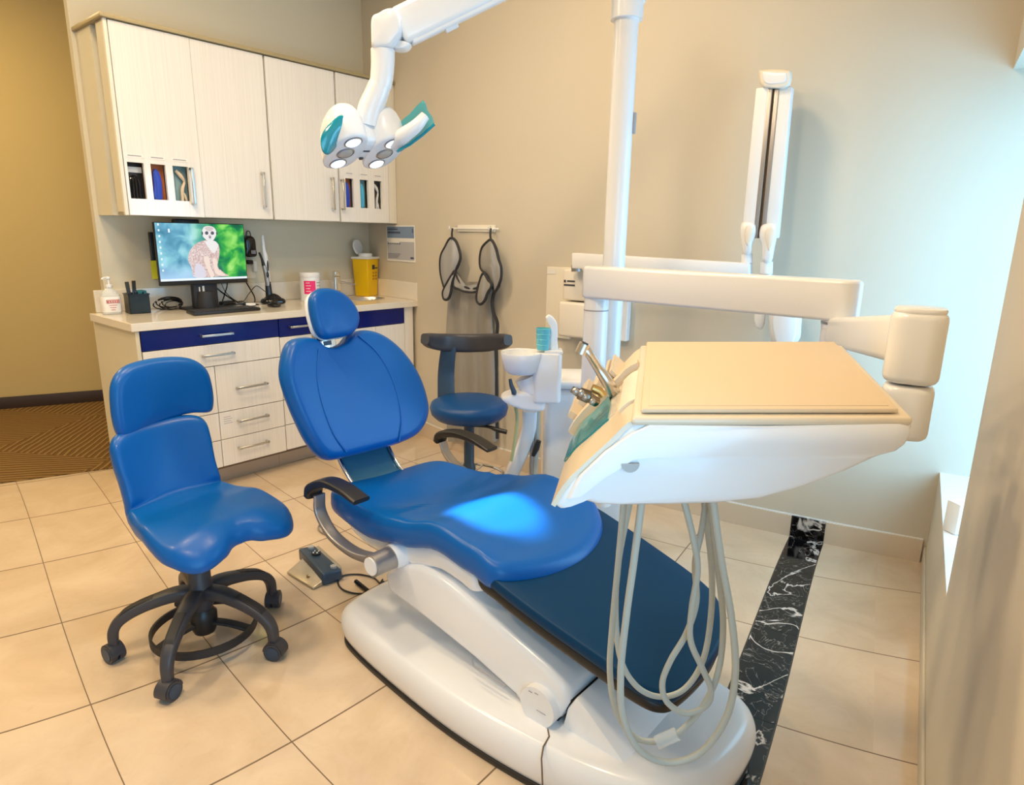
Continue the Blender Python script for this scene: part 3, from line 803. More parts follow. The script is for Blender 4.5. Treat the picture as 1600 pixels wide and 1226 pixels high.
cable('cable', [(-.02, .26, zc), (.05, .31, zc + .02), (.12, .35, zc), (.20, .33, zc), (.15, .28, zc + .012), (.05, .27, zc)], .003, M_slate, 'dark grey cable tangled beside the monitor stand')
cable('cable', [(.12, .24, zc), (.19, .20, zc - .002), (.27, .24, zc - .002), (.28, .30, zc)], .0018, M_paper, 'thin white cable curling on the worktop behind the keyboard')
q = B(clocal(.06, .33, WZ + .012, .4)); q.box(-.045, .045, -.025, .025, -.012, .02, .006)
tag(q.obj('power_adapter', M_black), 'black power adapter lying behind the monitor stand', 'adapter')
q = B(clocal(.165, .25, WZ + .008, -.5)); q.box(-.028, .028, -.012, .012, -.008, .012, .004)
tag(q.obj('cable_connector', M_white2), 'small white cable connector lying among the cables', 'connector')
# wall: black charger, socket
s = cs(392, .44, 385)
t = thing('charger', 'rounded black charger hanging on the wall right of the monitor', 'charger', cw(s, .46, 1.25))
q = B(CABM); q.pad([(s - .032, 1.245), (s + .034, 1.243), (s + .036, 1.29), (s + .034, 1.345), (s + .016, 1.368), (s - .018, 1.368), (s - .036, 1.34), (s - .036, 1.29)], .036, .01, .004, warp=lambda u, v, h: (u, .455 - h, v)); q.obj('charger_body', M_blackg, t)
q = B(CABM); q.tube([(s - .02, .455, 1.36), (s - .012, .455, 1.395), (s + .006, .455, 1.395), (s + .014, .455, 1.36)], .003, 6, smooth=5); q.obj('hanging_loop', M_black, t)
q = B(CABM); q.box(s - .008, s + .022, .4255, .4275, 1.26, 1.282); q.obj('label_patch', M_greyink, t, smooth=0)
t = thing('wall_socket', 'cream wall socket with a black and a white plug, below the black charger', 'socket', cw(s, .475, 1.12))
q = B(CABM); q.box(s - .036, s + .036, .474, .4785, 1.105, 1.225, .002); q.obj('socket_plate', M_sidew, t)
q = B(CABM); q.box(s - .026, s + .012, .445, .474, 1.195, 1.222, .006); q.obj('black_plug', M_blackg, t)
q = B(CABM); q.box(s + .010, s + .034, .44, .474, 1.145, 1.215, .006); q.obj('white_plug', M_paper, t)
# intra-oral scanner base and handpieces
s = cs(424, .27); M = clocal(s, .27)
t = thing('charging_base', 'black two-lobed charging base for dental handpieces, on the worktop', 'charging base', M.translation)
q = B(M); q.pad([(-.065, -.02), (-.055, .035), (0, .055), (.05, .03), (.075, -.03), (.055, -.065), (.01, -.06), (-.035, -.055)], .05, .02, .03, back=.012, warp=lambda u, v, h: (u, v, h + .014)); q.obj('base_body', M_blackg, t)
q = B(M); q.tube([(-.012, .0, .05), (-.012, .005, .14)], [.022, .017], 14); q.obj('socket_post', M_blackg, t)
def hp(a, bb, rr, name, m, t): q = B(M); q.tube([a, bb], rr, 14); return q.obj(name, m, t)
t = thing('curing_light', 'silver and black curing light with a long black tip, standing in the charging base', 'curing light', M @ V((-.012, .005, .14)))
q = B(M); q.tube([(-.012, .002, .10), (-.024, .0, .20), (-.034, 0, .24)], [.016, .014, .012], 14); q.obj('grip', M_alu, t)
q = B(M); q.tube([(-.034, 0, .235), (-.046, -.004, .28), (-.062, -.008, .318)], [.011, .007, .006], 12, smooth=4); q.obj('black_tip', M_black, t)
q = B(M); q.sphere((-.020, -.0135, .185), .009, 1, .35, 2.2); q.obj('push_button', M_blackg, t)
t = thing('intraoral_camera', 'tall white handpiece with a black button behind the black-tipped one', 'handpiece', M @ V((.0, .03, .15)))
q = B(M); q.tube([(.004, .03, .06), (0, .03, .19), (-.006, .03, .30), (-.012, .028, .335), (-.014, .026, .42)], [.016, .018, .017, .011, .009], 14); q.obj('white_body', M_white, t)
q = B(M); q.sphere((.0, .014, .235), .008, .8, .5, 4.5); q.obj('black_button', M_black, t)
q = B(clocal(cs(428, .13), .13, WZ, .2)); q.pad([(-.026, -.035), (0, -.045), (.026, -.03), (.03, .01), (.015, .04), (-.02, .038), (-.03, 0)], .02, .01, .012, back=.009, warp=lambda u, v, h: (u, v, h + .010))
tag(q.obj('computer_mouse', M_blackg), 'small black computer mouse in front of the charging base', 'mouse')
# wipes tub
s = cs(486, .30); M = clocal(s, .30)
t = thing('wipes_tub', 'white cylindrical wipes tub with a magenta label, near the tap', 'tub', M.translation)
q = B(M); q.lathe([(.001, 0), (.062, 0), (.064, .004), (.064, .158), (.062, .16), (.001, .16)], 32); q.obj('tub_body', M_white, t)
q = B(M); q.lathe([(.066, .158), (.067, .162), (.067, .182), (.064, .188), (.03, .190), (.001, .190)], 32); q.obj('tub_lid', M_white2, t)
def curved(q, r, a0, a1, z0, z1, n=8):
    q.loft([[(r * sin(a), -r * cos(a), z0), (r * sin(a), -r * cos(a), z1)] for a in [a0 + (a1 - a0) * k / n for k in range(n + 1)]], cap=False, closed=False)
q = B(M); curved(q, .0645, -1.2, -.02, .05, .135); q.obj('magenta_label', M_pink, t)
q = B(M)
for k in range(4): curved(q, .0645, .1, .9 - .12 * (k % 2), .12 - k * .02, .125 - k * .02)
q.obj('printed_lines', M_greyink, t)
q = B(M)
for k in range(4): curved(q, .0648, -1.0, -.6 + .1 * (k % 2), .12 - k * .018, .1235 - k * .018)
q.obj('printed_lines', M_paper, t)
# tap
s = cs(527, .36); M = clocal(s, .36)
t = thing('tap', 'square chrome mixer tap behind the sink', 'tap', M.translation)
q = B(M); q.box(-.021, .021, -.02, .02, 0, .15, .003); q.obj('tap_column', M_chrome, t)
q = B(M @ Matrix.Rotation(-.5, 4, 'Z')); q.hexa([(0, -.012, .105), (.13, -.012, .088), (.13, .012, .088), (0, .012, .105), (0, -.012, .122), (.13, -.012, .098), (.13, .012, .098), (0, .012, .122)], .002, 1); q.obj('spout', M_chrome, t)
q = B(M); q.box(-.018, .018, -.018, .018, .152, .185, .003); q.obj('lever', M_chrome, t)
# sharps bin
s = cs(575, .385); M = clocal(s - .01, .385, WZ, .35)
t = thing('sharps_bin', 'yellow sharps bin with an open round white lid, in the corner of the worktop', 'bin', M.translation)
q = B(M); q.hexa([(-.060, -.055, 0), (.060, -.055, 0), (.060, .055, 0), (-.060, .055, 0), (-.074, -.064, .265), (.074, -.064, .265), (.074, .064, .265), (-.074, .064, .265)], .006, 3); q.obj('bin_body', M_yellow, t)
q = B(M); q.box(-.080, .080, -.070, .070, .262, .279, .005); q.lathe([(.05, .279), (.05, .300), (.044, .304), (.001, .304)], 28); q.obj('bin_rim', M_white, t)
q = B(M @ Matrix.Translation((-.012, .055, .345)) @ Matrix.Rotation(radians(80), 4, 'X')); q.lathe([(.001, -.006), (.050, -.006), (.056, 0), (.050, .008), (.001, .008)], 30); q.obj('open_lid', M_white, t)
q = B(M)
q.hexa([(-.012, -.0635, .19), (.018, -.0635, .19), (.018, -.060, .19), (-.012, -.060, .19), (-.012, -.0655, .222), (.018, -.0655, .222), (.018, -.060, .222), (-.012, -.060, .222)])
q.hexa([(.018, -.0636, .195), (.055, -.0636, .195), (.055, -.060, .195), (.018, -.060, .195), (.018, -.064, .203), (.055, -.064, .203), (.055, -.060, .203), (.018, -.060, .203)])
q.obj('black_print', M_ink, t, smooth=0)
q = B(M)
for i in range(3):
    for j in range(2): q.hexa([(x, y, z) for x, y, z in ((-.008 + j * .034, -.0632 + .0003 * i, .16 - i * .022), (.012 + j * .034, -.0632 + .0003 * i, .16 - i * .022), (.012 + j * .034, -.058, .16 - i * .022), (-.008 + j * .034, -.058, .16 - i * .022), (-.008 + j * .034, -.0632, .172 - i * .022), (.012 + j * .034, -.0632, .172 - i * .022), (.012 + j * .034, -.058, .172 - i * .022), (-.008 + j * .034, -.058, .172 - i * .022))])
q.obj('small_symbols', mat('ochre_ink', (.55, .30, .02), .5), t, smooth=0)

# ------------------------------------------------------------------ things on the beige wall
def wallframe(py_, y, z, off=0.0):
    dw = wdir(y); x = wbx(y) - off
    # local x: to the right in the photo (towards -y), local y: up, local z: out of the wall
    return frame((x, y, z), -dw, (0, 0, 1))
def wall_local(px, py, off=.002): p = onwall(px, py, off); return p
p0, p1, p2 = onwall(604, 352, .003), onwall(648, 357, .003), onwall(606, 407, .003)
cy = (p0.y + p1.y) / 2; hh = (p0.z - p2.z); ww = (V((p0.x, p0.y)) - V((p1.x, p1.y))).length
M = wallframe(0, cy, p0.z - hh / 2, .004)
t = thing('instruction_poster', 'small blue and white instruction sheet on the beige wall above the sink corner', 'poster', M.translation)
q = B(M); q.box(-ww / 2, ww / 2, -hh / 2, hh / 2, -.002, .001); q.obj('sheet', M_paper, t, smooth=0)
q = B(M); q.box(-ww / 2 + .008, ww / 2 - .008, hh / 2 - .085, hh / 2 - .008, .001, .0015); q.obj('blue_header', mat('slate_blue_print', (.20, .28, .42), .5), t, smooth=0)
q = B(M); q.box(-ww / 2 + .008, ww / 2 - .008, -hh / 2 + .012, hh / 2 - .11, .001, .0014); q.obj('grey_table', mat('grey_print', (.46, .46, .50), .5), t, smooth=0)
q = B(M); q.box(-ww / 2 + .02, -.015, .0, .034, .0014, .0018); q.obj('white_box', M_paper, t, smooth=0)
mp = mat('navy_print', (.06, .08, .14), .5)
for nm_, bx in (('heading_text', [(-ww / 2 + .014, -.03, hh / 2 - .03, hh / 2 - .022)]), ('heading_text', [(-ww / 2 + .014, .0, hh / 2 - .055, hh / 2 - .042)]), ('emblem', [(ww / 2 - .03, ww / 2 - .018, hh / 2 - .05, hh / 2 - .022)]),
                ('table_text', [(-ww / 2 + .015 + i * .024, -ww / 2 + .028 + i * .024, hh / 2 - .128, hh / 2 - .118) for i in range(7)]),
                ('table_text', [(-ww / 2 + .015, .0 - i * .012, -hh / 2 + .05 - i * .009, -hh / 2 + .053 - i * .009) for i in range(4)]),
                ('signature_text', [(ww / 2 - .055, ww / 2 - .015, -hh / 2 + .022, -hh / 2 + .034)])):
    q = B(M)
    for b_ in bx: q.box(*b_, .0014, .002)
    q.obj(nm_, mp, t, smooth=0)
# hanger rail with two hooks
a, bb = onwall(705, 355, .02), onwall(779, 358, .02)
ym = (a.y + bb.y) / 2; M = wallframe(0, ym, 1.437, 0)
L = abs(a.y - bb.y) / 2
t = thing('coat_rail', 'cream two-hook rail holding the grey apron, on the beige wall', 'coat rack', M.translation)
q = B(M); q.box(-L * .72, L * .86, -.020, .020, .0, .010, .003); q.obj('rail_plate', M_sidew, t)
q = B(M); q.box(-L * .95, L * 1.02, -.006, .004, .010, .016, .002); q.obj('front_bar', M_paper, t)
for k, x in enumerate((-L * .88, L * .80)):
    q = B(M); q.tube([(x, -.0, .010), (x, -.012, .03), (x, -.006, .046), (x, .012, .05)], .005, 8, smooth=5); q.obj('hook', M_paper, t)
    q = B(M); q.cyl((x + (.02 if k == 0 else -.02), .010, .010), (x + (.02 if k == 0 else -.02), .010, .012), .003); q.obj('screw', M_alu, t)
# apron
t = thing('lead_apron', 'grey lead apron with black piping hanging from the two-hook rail', 'apron', onwall(735, 640, .04))
def wp(px, py, off=.035): return onwall(px, py, off)
def clothgrid(lpts, rpts, nu, off, fold, seed=0, nf=5):
    "cloth between a left and a right pixel polyline, with vertical folds"
    L_ = cr([V((p[0], p[1], 0)) for p in lpts], 6); R_ = cr([V((p[0], p[1], 0)) for p in rpts], 6)
    n = max(len(L_), len(R_)); rows = []
    for i in range(n):
        l = L_[min(len(L_) - 1, round(i * (len(L_) - 1) / (n - 1)))]; r = R_[min(len(R_) - 1, round(i * (len(R_) - 1) / (n - 1)))]
        row = []
        for k in range(nu + 1):
            u = k / nu; p = l.lerp(r, u)
            o = off + fold * (.5 + .5 * sin(u * nf * 2 * pi + seed + .7 * sin(i / n * 2))) * (.35 + .65 * i / n)
            row.append(wp(p.x, p.y, o))
        rows.append(row)
    return rows
def solidgrid(rows, th=.004):
    q = B(); n = len(rows[0])
    ring = []
    for row in rows: ring.append(row + [p + V((th, 0, 0)) for p in row[::-1]])
    return q.loft(ring)
rows = clothgrid([(703, 440), (699, 480), (696, 540), (695, 600), (697, 650), (700, 690)], [(768, 440), (768, 480), (770, 520), (774, 600), (775, 650), (776, 690)], 46, .024, .030, 1.0, 3.3)
q = solidgrid(rows); q.obj('apron_body', M_apron, t, smooth=60)
def flap(pts, off0, off1, m, name, rp=.0085):
    P = cr([V((p[0], p[1], 0)) for p in pts], 7, True); C = sum(P, V()) / len(P)
    q = B(); n = len(P); K = 7
    def ring(f, o): return [q.v(wp(C.x + (p.x - C.x) * f, C.y + (p.y - C.y) * f, o(C.x + (p.x - C.x) * f))) for p in P]
    fr = [ring(1 - k / K, lambda x, k=k: off0 + .004 + (off1 - off0) * (1 - (1 - k / K) ** 2) + .005 * sin(x * .42) * (k / K) ** .5) for k in range(K)]
    bk_ = [ring(1 - k / 2, lambda x: off0 - .003) for k in range(2)]
    seq = bk_[::-1] + fr
    for a_, b_ in zip(seq[:-1], seq[1:]):
        for i in range(n): q.f([a_[i], a_[(i + 1) % n], b_[(i + 1) % n], b_[i]])
    cvf = q.v(wp(C.x, C.y, off1 + .004)); cvb = q.v(wp(C.x, C.y, off0 - .003))
    for i in range(n):
        j = (i + 1) % n; q.f([fr[-1][i], fr[-1][j], cvf]); q.f([bk_[-1][j], bk_[-1][i], cvb])
    o = q.obj(name, m, t, smooth=60)
    q = B(); q.tube([wp(p.x, p.y, off0 + .002) for p in P], rp, 8, closed=True); q.obj('piping', M_dkgrey2, o)
    return o
flap([(707, 372), (713, 378), (718, 392), (719, 405), (714, 418), (706, 435), (697, 452), (691, 438), (688, 420), (689, 400), (696, 385), (702, 374)], .085, .105, M_aprin, 'left_strap')
flap([(711, 423), (706, 440), (704, 458), (700, 467), (694, 467), (692, 458), (695, 449), (702, 436)], .11, .12, M_aprin, 'left_tab')
flap([(768, 375), (775, 388), (779, 405), (783, 420), (782, 438), (774, 455), (770, 448), (762, 430), (752, 420), (750, 405), (753, 388), (761, 378)], .085, .105, M_apron, 'right_strap')
flap([(755, 427), (763, 437), (768, 445), (762, 458), (757, 470), (750, 475), (745, 468), (747, 450)], .11, .12, M_apron, 'right_tab')
flap([(711, 424), (716, 436), (724, 446), (733, 450), (745, 450), (748, 444), (745, 455), (730, 456), (718, 452), (709, 446)], .10, .105, M_aprin, 'neck_edge', .008)
q = B(); q.tube([wp(*p, .07) for p in ((780, 445), (772, 458), (769, 472), (771, 488), (777, 503), (777, 518), (775, 530), (776, 560), (776, 620), (777, 685))], .010, 8, smooth=5)
for px_ in (707, 767): q.tube([wp(px_, 376, .09), wp(px_ - 1, 366, .065), wp(px_, 357, .05)], .0065, 8, smooth=4)
q.obj('piping', M_dkgrey2, t)

# x-ray set: control box
def wbox(q, x0, y0, x1, y1, o0, o1, bev=.006, taper=0.0):
    "box standing on the wall, its face spanning the pixel rectangle (at off o1)"
    A, Bp, Cp, D = onwall(x0, y1, o1), onwall(x1, y1, o1), onwall(x1, y0, o1), onwall(x0, y0, o1)
    zb = (A.z + Bp.z) / 2; zt = (Cp.z + D.z) / 2
    y_a, y_b = (A.y + D.y) / 2, (Bp.y + Cp.y) / 2
    def P(y, z, o): return (wbx(y) - o, y, z)
    q.hexa([P(y_a, zb, o1), P(y_b, zb, o1), P(y_b, zb, o0), P(y_a, zb, o0), P(y_a, zt, o1), P(y_b, zt, o1), P(y_b, zt, o0), P(y_a, zt, o0)], bev, 3)
    return (y_a + y_b) / 2, zb, zt
t = thing('xray_unit', 'cream wall-mounted x-ray unit with its long folding arm parked upright against the beige wall', 'x-ray unit', onwall(885, 525, .05))
q = B(); wbox(q, 853, 417, 892, 528, .002, .022, .004); q.obj('wall_plate', M_sidew, t)
q = B(); wbox(q, 943, 440, 981, 532, .002, .05, .006); q.obj('rear_plate', M_white2, t)
q = B(); wbox(q, 879, 421, 926, 470, .02, .13, .012); q.obj('upper_housing', M_cream, t)
q = B(); wbox(q, 871, 473, 926, 528, .02, .155, .014); q.obj('lower_housing', M_cream, t)
q = B(); wbox(q, 911, 457, 918, 468, .131, .136, .001); q.obj('switch', M_paper, t)
q = B(); wbox(q, 881, 437, 884, 441, .1305, .132, .0); wbox(q, 886, 438, 898, 440.5, .1305, .132, .0); wbox(q, 881, 444, 898, 446.5, .1305, .132, .0); q.obj('printed_name', M_ink, t, smooth=0)
q = B(); wbox(q, 855, 421, 868, 428, .0225, .024, .0); q.obj('rating_label', M_paper, t, smooth=0)

q = B(); q.tube([onwall(901, 424, .17), onwall(901, 414, .17)], .028, 20); q.obj('pivot', M_alu, t)
q = B()
a0, a1 = onwall(896, 395, .20), onwall(1172, 411, .20); c0, c1 = onwall(896, 419, .20), onwall(1172, 430, .20)
dn = V((-.06, 0, 0))
q.hexa([c0 + V((.05, 0, 0)), c1 + V((.05, 0, 0)), c1 - V((.02, 0, 0)), c0 - V((.02, 0, 0)), a0 + V((.05, 0, 0)), a1 + V((.05, 0, 0)), a1 - V((.02, 0, 0)), a0 - V((.02, 0, 0))], .005, 2)
q.obj('horizontal_bar', M_white2, t)
def beam(q, p, r, w, th, bev=.006):
    "rectangular beam from pixel p to pixel r (off .16), w across in metres"
    a, b_ = onwall(*p, .17), onwall(*r, .17); dr = (b_ - a).normalized(); X = V((-1, 0, 0)); S = dr.cross(X).normalized()
    c = [a - S * w / 2, a + S * w / 2, b_ + S * w / 2, b_ - S * w / 2]
    q.hexa([x + V((th / 2, 0, 0)) for x in c] + [x - V((th / 2, 0, 0)) for x in c], bev, 2)
q = B(); beam(q, (1172, 372), (1196, 138), .066, .05); q.obj('lower_arm', M_white2, t)
q = B(); beam(q, (1204, 372), (1226, 138), .066, .05); q.obj('upper_arm', M_white2, t)
q = B(); beam(q, (1187.5, 372), (1211.5, 138), .026, .03, .002); q.obj('dark_channel', M_gapdk, t)
q = B(); beam(q, (1182, 372), (1206, 138), .018, .054, .002); beam(q, (1193.5, 372), (1216.5, 138), .018, .054, .002); q.obj('grey_edge', M_alu, t)
q = B()
def wpad(pts, o, th, crown=.01, edge=.015): q.pad([(p[0], p[1]) for p in pts], th, edge, crown, warp=lambda u, v, h: onwall(u, v, o + h), dense=4, rings=4)
def wpad2(q, pts, o, th, edge_px, crown=.01):
    q.pad(pts, th, edge_px, crown, warp=lambda u, v, h: onwall(u, v, o + h), dense=4, rings=4)
wpad2(q, [(1186, 112), (1190, 109), (1212, 108), (1232, 109), (1237, 113), (1237, 126), (1233, 135), (1222, 139), (1200, 138), (1190, 135), (1186, 126)], .17, .09, 4, .004); q.obj('elbow_cap', M_cream, t)
q = B(); wpad2(q, [(1192, 113), (1212, 113), (1228, 114), (1227, 127), (1212, 131), (1195, 129)], .217, .008, 2, .001); q.obj('cap_inset', M_white, t)
for pts in ([(1158, 349), (1165, 346), (1178, 348), (1182, 356), (1181, 368), (1176, 382), (1173, 397), (1162, 398), (1158, 380), (1156, 362)],
            [(1187, 358), (1192, 350), (1206, 348), (1214, 352), (1215, 364), (1211, 385), (1205, 410), (1192, 410), (1190, 385), (1186, 370)]):
    q = B(); wpad2(q, pts, .175, .08, 5, .012); q.obj('joint_cover', M_white, t)
q = B(); wpad2(q, [(1165, 354), (1173, 353), (1177, 360), (1175, 372), (1168, 384), (1163, 372)], .222, .012, 3, .003); q.obj('cover_inset', M_cream, t)
q = B(); wpad2(q, [(1195, 362), (1203, 355), (1210, 360), (1209, 375), (1202, 392), (1196, 378)], .222, .012, 3, .003); q.obj('cover_inset', M_cream, t)
q = B(); q.tube([onwall(1167, 397, .17), onwall(1167, 411, .17)], .024, 16); q.tube([onwall(1198, 409, .17), onwall(1196, 470, .17)], .026, 16); q.obj('neck', M_white2, t)
q = B(); q.tube([onwall(1198, 428, .17), onwall(1196, 445, .17)], .029, 16); q.obj('neck_ring', M_alu, t)
q = B(); wpad2(q, [(1183, 470), (1193, 470), (1196, 490), (1194, 508), (1189, 515), (1182, 512), (1178, 500), (1180, 480)], .19, .07, 4, .008); q.obj('yoke', M_white, t)
q = B(); wpad2(q, [(1201, 500), (1206, 478), (1220, 466), (1240, 468), (1252, 485), (1252, 510), (1248, 532), (1225, 545), (1206, 535)], .19, .16, 8, .02); q.obj('tube_head', M_white2, t)
q = B(); wpad2(q, [(1206, 505), (1210, 485), (1221, 473), (1236, 475), (1244, 490), (1244, 520), (1236, 540), (1215, 540)], .285, .02, 5, .006); q.obj('tube_face', M_white, t)
# framed picture on the sill
pts = [(1480, 838), (1512, 776), (1519, 742), (1487, 800)]
M = frame((2.52, -.315, SZ + .006), (-.92, -.39, 0), (0, 0, 1))
_c = onz(1492, 836, SZ + .006)
M = frame(_c, (.72, -.69, 0), (0, 0, 1))
t = thing('picture_card', 'small white card with a brown pine cone drawing standing on the window sill', 'card', M.translation)
q = B(M); q.box(0, .20, 0, .11, -.05, 0, .002); q.obj('card_block', M_paper, t)
q = B(M); q.pad([(.03, .04), (.05, .02), (.075, .035), (.085, .06), (.07, .085), (.045, .09), (.03, .07)], .002, .001, 0, warp=lambda u, v, h: (u, v, .0012 + h), dense=3, rings=2); q.obj('pine_cone_print', mat('brown_print', (.40, .16, .05), .6), t)
# ------------------------------------------------------------------ dental chair
CHM = frame((1.62, .86, 0), (-.15, -.989, 0), (.989, -.15, 0), (0, 0, 1)); CHI = CHM.inverted()
def chw(px, py, w):
    a = CHI @ CP; r = CHI.to_3x3() @ ray(px, py); return a + r * ((w - a.y) / r.y)
def interp(T, x):
    if x <= T[0][0]: return T[0][1]
    for (a, p), (c, q_) in zip(T[:-1], T[1:]):
        if x <= c:
            u = (x - a) / (c - a); u = u * u * (3 - 2 * u); return p + (q_ - p) * u
    return T[-1][1]
def chw_(l, w, z): return CHM @ V((l, w, z))
chair = thing('dental_chair', 'large blue leather dental chair on a white base, in the middle of the room', 'dental chair', chw_(0, 0, 0))
SEAT = [(-.85, .515), (-.70, .515), (-.52, .495), (-.36, .525), (-.20, .562), (-.06, .545), (.04, .522), (.16, .505)]
def seatw(u, v, h):
    dish = .020 * min(1, (abs(v) / .28) ** 2) + (.012 if u < -.45 else 0) * min(1, (abs(v) / .24) ** 2)
    return (u, v, interp(SEAT, u) + h - .040 + (dish if h > 0 else dish * .4))
q = B(CHM)
q.pad([(-.80, -.05), (-.79, -.20), (-.745, -.275), (-.66, -.298), (-.45, -.30), (-.22, -.295), (-.05, -.30), (.035, -.297), (.085, -.24), (.125, -.13), (.135, .0), (.105, .13), (.045, .225), (-.04, .275), (-.25, .285), (-.45, .265), (-.62, .235), (-.74, .19), (-.785, .08)],
      .078, .035, .0, warp=seatw, rings=12)
q.obj('seat', M_blue, chair, smooth=70)
q = B(CHM)
q.pad([(-.72, 0), (-.70, -.22), (-.60, -.265), (-.3, -.265), (-.12, -.27), (-.03, -.25), (.0, 0), (-.02, .24), (-.3, .25), (-.6, .21), (-.70, .15)], .075, .03, 0,
      warp=lambda u, v, h: (u, v, interp(SEAT, u) - .105 + h + (.02 if u < -.5 else 0)), rings=5)
q.obj('seat_shell', M_white, chair, smooth=70)
# leg rest
LZ = lambda l: .500 - .20 * l
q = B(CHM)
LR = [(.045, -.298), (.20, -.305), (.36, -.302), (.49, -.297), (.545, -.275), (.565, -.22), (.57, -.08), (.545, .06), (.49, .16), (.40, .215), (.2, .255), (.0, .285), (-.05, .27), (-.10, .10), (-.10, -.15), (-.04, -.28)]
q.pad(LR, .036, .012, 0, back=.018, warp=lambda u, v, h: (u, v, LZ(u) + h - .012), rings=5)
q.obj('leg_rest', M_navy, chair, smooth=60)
q = B(CHM); q.pad([(u * .985, v * .985) for u, v in LR], .03, .008, 0, warp=lambda u, v, h: (u, v, LZ(u) + h - .045), rings=3); q.obj('leg_rest_edge', M_black, chair, smooth=60)
# back rest
BO = V((-.80, 0, .60)); BU = V((0, 1, 0)); BV = V((-.26, 0, .965)).normalized(); BN = V((.965, 0, .26)).normalized()
BM = CHM @ frame(BO, BU, BV)
BI = BM.inverted(); BF_ = (BI.to_3x3() @ (CHM.to_3x3() @ BN)).z
def onback(px, py, h=0.0):
    a = BI @ CP; r = BI.to_3x3() @ ray(px, py); return a + r * ((h * BF_ - a.z) / r.z)
def bk(u, v, h): return (u, v, (h + .22 * (u + .08) ** 2 + .03 * max(0, .1 - v)) * BF_)
px = [(446, 548), (456, 531), (474, 526), (490, 527), (502, 537), (520, 541), (540, 533), (553, 519), (575, 514), (602, 523), (630, 548), (652, 582), (665, 618), (668, 648), (655, 676), (625, 693), (585, 704), (545, 714), (518, 719), (500, 711), (482, 688), (463, 650), (449, 615), (441, 582)]
q = B(BM); q.pad([tuple(onback(*p, .03).xy) for p in px], .085, .032, .006, warp=bk, dense=5, rings=10); q.obj('backrest', M_blue, chair, smooth=70)
q = B(BM)
for ln in ([(497, 546), (494, 590), (503, 635), (520, 678), (540, 706)], [(560, 524), (590, 553), (613, 597), (625, 650), (622, 690)]):
    P = [onback(*p, .045) for p in ln]; q.tube([bk(p.x, p.y, .0462) for p in P], .0030, 8, smooth=6)
q.obj('seam', mat('blue_piping', (0.0, 0.11, 0.42), .35), chair)
# spine between seat and back
q = B(CHM)
q.strip([(-.905, -.055, .78), (-.885, -.055, .68), (-.86, -.055, .60), (-.80, -.055, .53), (-.72, -.055, .475), (-.62, -.055, .45)], (0, 1, 0), .215, .022, 8, .35); q.obj('back_support', M_spine, chair)
q = B(CHM)
for w in (-.167, .057): q.strip([(-.90, w, .78), (-.88, w, .68), (-.855, w, .60), (-.795, w, .53), (-.715, w, .475), (-.62, w, .45)], (0, 1, 0), .013, .032, 8, .5)
q.obj('support_rim', M_chrome, chair)
# head rest
HO = onback(522, 492, .05)
q = B(BM)
hpx = [(486, 462), (497, 451), (515, 449), (535, 456), (551, 472), (560, 492), (559, 510), (549, 522), (528, 527), (508, 529), (496, 519), (489, 500), (485, 480)]
q.pad([tuple(onback(*p, .06).xy) for p in hpx], .060, .028, .010, warp=lambda u, v, h: (u, v, (h + .045 + 1.2 * (u - HO.x) ** 2) * BF_), dense=6, rings=8)
q.obj('headrest', M_blue, chair, smooth=70)
q = B(BM); q.pad([tuple(onback(p[0] - 2, p[1] + 2, .03).xy) for p in hpx], .02, .006, 0, warp=lambda u, v, h: (u, v, (h + .006) * BF_), dense=3, rings=3); q.obj('headrest_back', M_white, chair)
q = B(BM); c = onback(515, 533, .03); q.box(c.x - .038, c.x + .038, c.y - .05, c.y + .06, BF_ * -.02 if BF_ > 0 else 0, BF_ * .012 if BF_ > 0 else .02, .004); q.obj('headrest_bracket', M_chrome, chair)
q = B(BM); q.box(c.x - .014, c.x + .016, c.y - .012, c.y + .004, *(sorted((BF_ * .012, BF_ * .016)))); q.obj('tilt_button', M_slate, chair, smooth=0)
# arm rests
def armrest(w, pad_px, bow_px, boss, nm):
    q = B(CHM); P = [chw(*p, w) for p in pad_px]; q.strip(P, (0, 1, 0), .062, .026, 8, .45, thl=[.030, .034, .028, .022, .016]); a = q.obj('armrest', M_black, chair)
    tag(a, nm)
    q = B(CHM); P = [chw(*p, w) for p in bow_px]; q.strip(P, (0, 1, 0), .042, .016, 8, .35, thl=[.010, .014, .018, .022, .028]); q.obj('armrest_bow', M_alu, a)
    if boss:
        q = B(CHM); c = chw(*boss, w); q.tube([(c.x, w - .030, c.z), (c.x, w + .055, c.z)], .036, 28); q.obj('pivot_boss', M_alu, a)
        q = B(CHM); q.tube([(c.x, w - .034, c.z), (c.x, w - .029, c.z)], .029, 28); q.obj('boss_cap', M_white2, a)
        q = B(CHM); q.tube([(c.x, w + .05, c.z), (c.x + .01, w + .13, c.z + .01)], [.040, .055], 24); q.obj('pivot_collar', M_white, a)
armrest(-.34, [(489, 773), (492, 760), (512, 753), (538, 763), (565, 782)], [(499, 772), (501, 800), (520, 835), (553, 862), (588, 874)], (592, 879), 'black near armrest on its curved metal bow')
armrest(.36, [(687, 688), (692, 678), (715, 677), (742, 686), (769, 702)], [(692, 690), (698, 708), (712, 726), (735, 742), (765, 752)], None, 'black far armrest on its curved metal bow')
